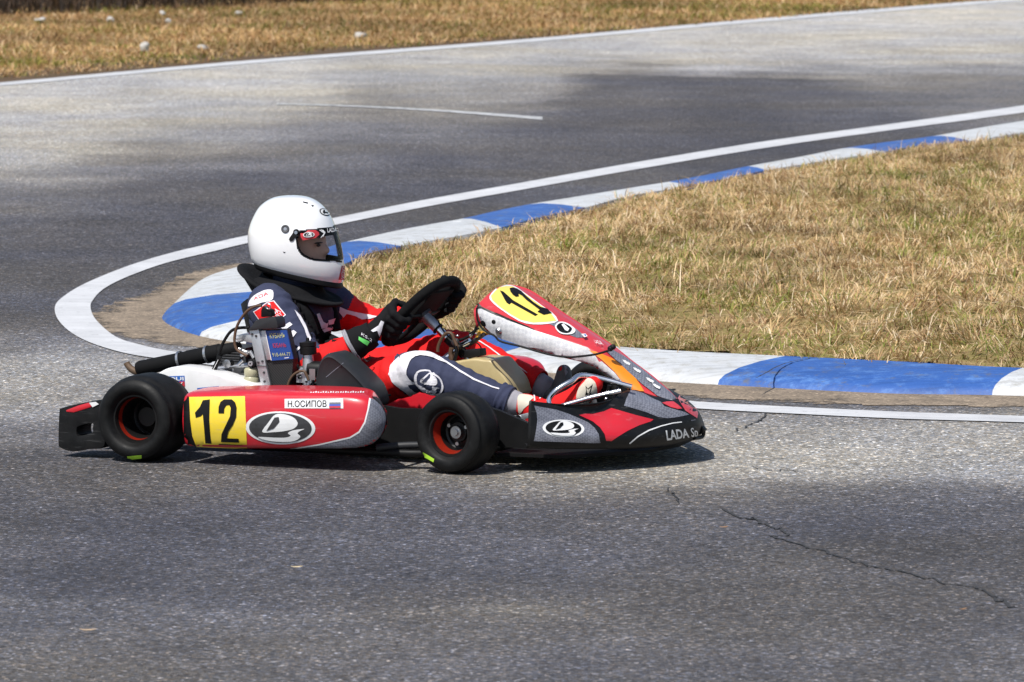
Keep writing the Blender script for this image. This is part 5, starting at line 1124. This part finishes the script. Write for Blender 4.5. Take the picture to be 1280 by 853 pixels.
for i in range(0, len(F_)-1, 4):
    for j in range(72):
        p = hpt(i, 2*math.pi*(j+.5)/72); X_, Z_ = p.x/SC_+510, 370-p.z/SC_
mm = MB(); vs = [[HC+RH@hpt(i, 2*math.pi*j/120, .955) for j in range(120)] for i in range(0, len(F_), 3)]
flat = [p for r_ in vs for p in r_]; fs = []
for a in range(len(vs)-1):
    for j in range(120):
        p = hpt(a*3, 2*math.pi*(j+.5)/120); X_, Z_ = p.x/SC_+510, 370-p.z/SC_
        if not inpoly(X_, Z_, port): fs.append([a*120+j, a*120+(j+1) % 120, (a+1)*120+(j+1) % 120, (a+1)*120+j])
mm.add(flat, fs, M['matte']); mm.build('helmet_lining', HM)
# base rim
last = len(F_)-1
m = MB(); rr_ = []
for dz, k in ((.000, 1.004), (-.008, 1.006), (-.016, .99), (-.020, .93), (-.012, .86), (.004, .86)): rr_.append([HC+RH@(hpt(last, 2*math.pi*j/90, k)+V3(-dz*.28, 0, dz)) for j in range(90)])
m.grid(rr_, M['ink'], closeu=True, closev=False); m.build('helmet_rim', HM)
VI = shell('visor', lambda x_, z_, c, v: 'visor' if inpoly(x_, z_, vis) else None, 1.012, None, HM)
tick('helmet'); TV = bvh_of(VI); THm = bvh_of(HM)
z2 = lambda L: zz(L, 5.685, 280, 230)
def both(name, parent, tree, layers, **k):
    return sticker(name, parent, tree, layers, **k)
strip_b = z2([(610, 318), (660, 312), (700, 306), (800, 298), (812, 300), (814, 362), (760, 366), (700, 376), (640, 385)])
redt = z2([(540, 320), (640, 322), (672, 345), (676, 362), (650, 385), (560, 402), (545, 380)])
sticker('visor_strip', HM, TV, [('p', strip_b, M['ink']), ('p', redt, M['redink']), ('p', z2([(640, 320), (664, 322), (712, 352), (688, 384), (665, 390), (698, 352)]), M['ink']), ('p', z2([(656, 316), (664, 316), (712, 348), (716, 354), (690, 382), (682, 384), (706, 354)]), M['white']), ('p', z2([(678, 316), (684, 314), (716, 346), (702, 376), (698, 376), (708, 350)]), M['white']),
   ('t', 'LADA', z2([(726, 318), (792, 312), (796, 342), (730, 348)]), M['white'], .02), ('t', 'S', z2([(798, 312), (809, 311), (811, 340), (801, 342)]), M['white'], .02)], cell=4, off=.0008)
sticker('oval_emblem', HM, TV, emblem_layers((280+600/5.685, 230+363/5.685, 7.0, -.3, 0, 3.5), M['ink'], M['white'], .84), cell=3, off=.004, step=.0003)
def disc(name, cxy, prof, mat, tree=THm):
    h_, n_, _, _ = tree.ray_cast(CK, rayk(*z2([cxy])[0])); n_ = -n_ if n_.dot(rayk(370, 300)) > 0 else n_; m = MB(); m.lathe(prof, h_, n_, M[mat], 28); return m.build(name, HM)
disc('pivot_screw', (435, 321), [(.0, .003), (.0055, .003), (.0055, .002)], 'metal'); disc('pivot_cover', (435, 321), [(.0055, .0018), (.006, .0035), (.0115, .004), (.0135, .0005)], 'darkmetal')
sticker('visor_lever', HM, THm, [('p', sm(z2([(490, 350), (494, 332), (512, 322), (530, 330), (536, 348), (528, 366), (505, 384), (492, 404), (474, 408), (462, 396), (470, 378)]), 2), M['ink']), ('p', ellp(*z2([(510, 347)])[0], 2.0, 2.2, 16), M['metal'])], cell=3, off=.003)
for vp_ in ([(556, 126), (596, 134), (594, 142), (562, 134)], [(618, 150), (640, 156), (632, 160), (628, 166)], [(418, 478), (424, 484), (436, 484), (440, 478), (434, 490), (424, 490)], [(790, 544), (836, 547), (836, 560), (796, 556)]):
    sticker('vent', HM, THm, [('p', z2(vp_), M['ink'])], cell=3)
for nm_, c2_, r_ in (('eye', (672, 437), (.006, .012, .005)), ('eyebrow', (672, 420), (.010, .026, .0025))):
    m = MB(); m.ell(K(*z2([c2_])[0], -.045), r_, M['eye'], 12); m.build(nm_, HM)
sticker('chin_badge', HM, THm, [('p', z2([(836, 582), (858, 584), (850, 682), (812, 680)]), M['redink']), ('t', 'LADA', z2([(856, 592), (850, 676), (826, 674), (840, 590)]), M['white'], 0)], cell=3)
sticker('forehead_badge', HM, THm, [('p', ellp(*z2([(716, 202)])[0], 6.4, 4.6, 24, .55), M['ink']), ('p', ellp(*z2([(716, 202)])[0], 5.3, 3.6, 24, .55), M['white']), ('p', z2([(704, 186), (712, 188), (716, 202), (734, 204), (736, 212), (714, 210), (708, 216), (698, 204)]), M['ink'])], cell=3)
# neck brace
m = MB(); cN = K(356, 361, 0)+V3(.02, 0, 0); tl = math.radians(13); axn = V3(math.sin(tl), 0, math.cos(tl)); u_ = V3(math.cos(tl), 0, -math.sin(tl)); w_ = V3(0, 1, 0)
rows = []
for k in range(72):
    a = 2*math.pi*k/72; c_, s_ = math.cos(a), math.sin(a); back = max(0, -c_)**3; fr = max(0, c_)**2
    d = u_*c_+w_*s_; ro = .135+.050*back+.042*fr; ri = .085; zo = .0+.030*back-.006*fr
    rows.append([cN+d*ri+axn*(-.02), cN+d*(ri+.006)+axn*.030, cN+d*(ri+.02)+axn*.022, cN+d*(ri+.035)+axn*.006, cN+d*(ro-.02)+axn*(zo+.004), cN+d*ro+axn*(zo+.006), cN+d*(ro+.004)+axn*(zo-.002), cN+d*(ro-.01)+axn*(zo-.010), cN+d*(ri+.035)+axn*(-.018-.02*back), cN+d*(ri+.02)+axn*(-.05), cN+d*(ri+.005)+axn*(-.07)])
rows = [crs(r_, 3) for r_ in rows]; m.grid(rows, M['blackcloth'], closev=True); m.build('neck_brace', body)
m = MB(); m.tube([V3(.16, -.105, .47), V3(.20, -.12, .50), V3(.28, -.10, .44), V3(.31, -.08, .36)], .016, M['blackcloth']); m.tube([V3(.16, .105, .47), V3(.20, .12, .50), V3(.28, .10, .44), V3(.31, .08, .36)], .016, M['blackcloth']); m.build('brace_strap', body)

# ------------------------------------------------------------------ light
sun_el = math.radians(57); sxy = (-.50, -.86); sr = math.atan2(sxy[0], sxy[1])
ld = bpy.data.lights.new('sun', 'SUN'); ld.energy = 4.6; ld.angle = math.radians(.9); ld.color = (1, .965, .91)
lo = bpy.data.objects.new('sun', ld); COL.objects.link(lo)
ds = Vector((math.sin(sr)*math.cos(sun_el), math.cos(sr)*math.cos(sun_el), math.sin(sun_el))); lo.rotation_euler = ds.to_track_quat('Z', 'Y').to_euler()
W_ = bpy.data.worlds.new('World'); S.world = W_; W_.use_nodes = True; nt = W_.node_tree
sk = nt.nodes.new('ShaderNodeTexSky'); sk.sky_type = 'NISHITA'; sk.sun_disc = False; sk.sun_elevation = sun_el; sk.sun_rotation = sr
bg = nt.nodes['Background']; bg.inputs[1].default_value = .095; nt.links.new(sk.outputs[0], bg.inputs[0])
S.view_settings.view_transform = 'Standard'; S.view_settings.look = 'None'; S.view_settings.exposure = .2; S.view_settings.gamma = 1; S.view_settings.use_curve_mapping = False
